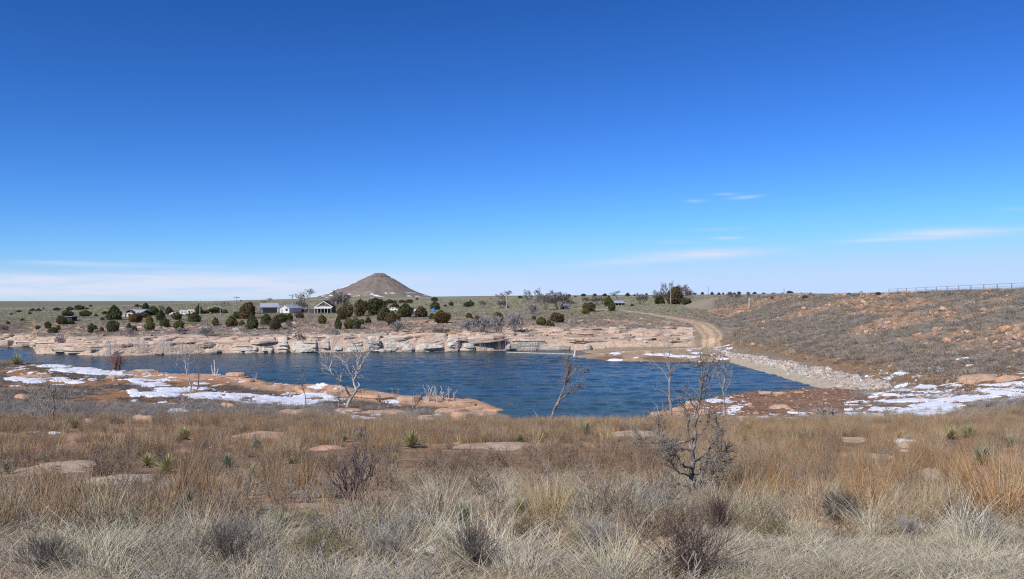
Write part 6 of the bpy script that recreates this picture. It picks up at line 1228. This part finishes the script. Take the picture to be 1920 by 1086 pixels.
# metal-roofed shed, cream shed
t, s_ = root('shed', 1162, 573, math.radians(4), 'dark open shed with silver metal roof right of two junipers', 'shed'); w = 20*s_; h = 9*s_
part('wall', t, M_black, box(-w*.46, w*.46, 0, 3, 0, h*.55)); part('roof', t, M_roof, (np.array([(-w/2, -.6, h*.5), (w/2, -.6, h*.5), (w*.46, 3.2, h*.98), (-w*.46, 3.2, h*.98), (-w/2, -.6, h*.56), (w/2, -.6, h*.56), (w*.46, 3.2, h*1.04), (-w*.46, 3.2, h*1.04)]), box(0, 1, 0, 1, 0, 1)[1])); 
for k in (-.45, -.15, .15, .45): part('post', t, M_wood, box(k*w - .06, k*w + .06, -.5, -.4, 0, h*.5))
t, s_ = root('shed', 1058, 580, math.radians(-15), 'small cream gabled shed behind bare trees', 'shed'); gable(t, 13*s_, 3, 6*s_, 4*s_, M_cream, M_roof, .15); part('door', t, M_black, box(-.35, .25, -1.56, -1.503, .02, 4*s_))
# concrete block at the head of the dam
t, s_ = root('concrete_block', 1411, 575, math.radians(20), 'upright stained concrete headwall block at the head of the dam', 'concrete block'); link('slab', make_mesh('slab', np.array([(-.55, 0, 0), (.75, 0, 0), (.75, 1.2, 0), (-.55, 1.2, 0), (-.55, 0, 2.4), (.15, 0, 2.4), (.15, 1.2, 2.4), (-.55, 1.2, 2.4)]) * (s_ / .15), box(0, 1, 0, 1, 0, 1)[1], M_conc), parent=t); part('gate_stem', t, M_rail, box(-.8, -.7, -.1, 0, 0, 1.9))
# utility poles
for i, (px, top, bot, m, arm, lb) in enumerate(((25, 575, 588, M_wood, 0, 'thin utility pole far out at the left edge, first from left'), (57, 569, 583, M_wood, 0, 'thin utility pole on the left plain, second from left'), (74, 568, 583, M_wood, 0, 'thin utility pole on the left plain, third from left'), (105, 570, 582, M_wood, 0, 'thin utility pole behind the round left juniper'),
    (324, 563, 588, M_wood, 0, 'utility pole behind the white camper'), (375, 561, 592, M_wpole, 0, 'pale utility pole right of the beige camper'), (413, 574, 590, M_wpole, 0, 'short pale post left of the dark bare tree'), (444, 555, 590, M_wood, 1, 'tall dark utility pole left of the white barn'), (665, 556, 592, M_wood, 0, 'thin utility pole between the two bronze junipers'),
    (950, 551, 579, M_wpole, 0, 'pale utility pole in front of the left bare tree'), (1257, 534, 572, M_wpole, 1, 'tall white utility pole in front of the bronze juniper'), (1328, 537, 556, M_wood, 0, 'utility pole on the skyline right of the bare trees'), (1470, 541, 556, M_wood, 0, 'thin utility pole on the skyline above the dam'))):
    t, s_ = root('utility_pole', px, bot, 0, lb, 'pole', grp='utility poles on the far bank'); H = (bot - top) * s_; r = max(.09, .45 * s_)
    link('pole', make_mesh('pole', *tubes([(0, 0, -.3, 0, 0, H, r, r * .75)], 8), m), parent=t)
    if arm: part('crossarm', t, m, box(-.9, .9, -.1, .02, H - .55, H - .38)); [part('insulator', t, M_white, box(k - .05, k + .05, -.08, .02, H - .377, H - .2)) for k in (-.8, .8)]
t, s_ = root('windmill', 548, 587, 0, 'slender lattice windmill tower with small tail behind the white shed', 'windmill'); H = 34*s_
link('tower', make_mesh('tower', *tubes([(sx_*.45, sy_*.45, 0, sx_*.05, sy_*.05, H*.95, .05, .04) for sx_ in (-1, 1) for sy_ in (-1, 1)] + [(-.45*(1-k), -.45*(1-k), H*k, .45*(1-k-.12), -.45*(1-k-.12), H*(k+.12), .03, .03) for k in (0, .2, .4, .6)], 4), M_rail), parent=t)
part('tail', t, M_rail, box(-.95, -.35, -.03, .03, H*.93, H*1.0)); part('hub', t, M_rail, box(-.35, .2, -.06, .06, H*.95, H*.98)); link('fan', make_mesh('fan', *tubes([(.2, 0, H*.965, .2, .42*math.cos(a), H*.965 + .42*math.sin(a), .03, .06) for a in np.linspace(0, 6.28, 9)[:8]], 4), M_rail), parent=t)
# diamond sign on the dam road
t, s_ = root('road_sign', 1615, 561, 0, 'diamond-shaped road sign seen from behind on the dam crest', 'road sign'); H = 16*s_; c = H - 4*s_; r = 4.4*s_
link('plate', make_mesh('plate', np.array([(0, -.03, c - r), (r, -.03, c), (0, -.03, c + r), (-r, -.03, c), (0, 0, c - r), (r, 0, c), (0, 0, c + r), (-r, 0, c)]), [(0, 1, 2, 3), (7, 6, 5, 4), (0, 4, 5, 1), (1, 5, 6, 2), (2, 6, 7, 3), (3, 7, 4, 0)], M_sign), parent=t); part('post', t, M_wood, box(-.06, .06, .003, .1, -.3, c + r*.4))
# guard rail along the crest, road behind it
M_road = mat('crest_road', (.20, .18, .16), .95, var=.2, scale=2, coord='Position')
yr = np.arange(100, 285, 3.0); Vr = np.concatenate([np.stack([np.full_like(yr, xx), yr, crest_z(yr) + .06], -1) for xx in (72.2, 78.0)]); q = np.arange(len(yr) - 1); link('road', make_mesh('road', Vr, np.stack([q, q + len(yr), q + len(yr) + 1, q + 1], -1), M_road), kind='structure', label='road along the crest of the dam')
t = link('guard_rail', None, loc=(71.2, 100, 0), label='thin post and rail fence along the top of the dam at right', cat='fence'); t.empty_display_size = .1
yy = np.arange(0, 62, 3.6)
pm = make_mesh('post', *box(-.055, .055, -.055, .055, -.3, 1.0), M_rail); pm2 = make_mesh('post', *box(-.035, .035, -.035, .035, -.3, .45), M_rail)
for k, y_ in enumerate(yy): link('post', pm, parent=t, loc=(0, y_, float(crest_z(100 + y_)))); link('short_post', pm2, parent=t, loc=(-.35, y_ + 1.8, float(crest_z(101.8 + y_)) - .05))
for hh, r in ((.96, .03), (.58, .02)): link('rail', make_mesh('rail', *tubes([(0, yy[k], crest_z(100 + yy[k]) + hh, 0, yy[k+1], crest_z(100 + yy[k+1]) + hh, r, r) for k in range(len(yy) - 1)], 5), M_rail), parent=t)
t = link('guard_rail', None, loc=(71.2, 205, 0), label='low guard rail running on toward the diamond road sign', cat='fence'); t.empty_display_size = .1
for k in range(14): link('post', pm2, parent=t, loc=(0, k * 4.0, float(crest_z(215 + 4*k)) + .25))
part('rail', t, M_sign, box(-.08, -.02, 0, 56, crest_z(230) + .42, crest_z(230) + .66))
# float line across the inlet, its post
link('float_line', make_mesh('float_line', *tubes([(float(-1 + 1.15*k), 161.5 - .55*k, WZ + .04, float(-1 + 1.15*(k+1)), 161.5 - .55*(k+1), WZ + .04, .09, .09) for k in range(11)], 6), M_wpole), label='pale float line lying on the water off the spit', cat='float line')
g = to3(1076, 667, 150.5); link('marker_post', make_mesh('marker_post', *tubes([(0, 0, -.4, .25, 0, .95, .16, .13)], 7), M_white), loc=g, label='leaning white post at the tip of the spit', cat='post')
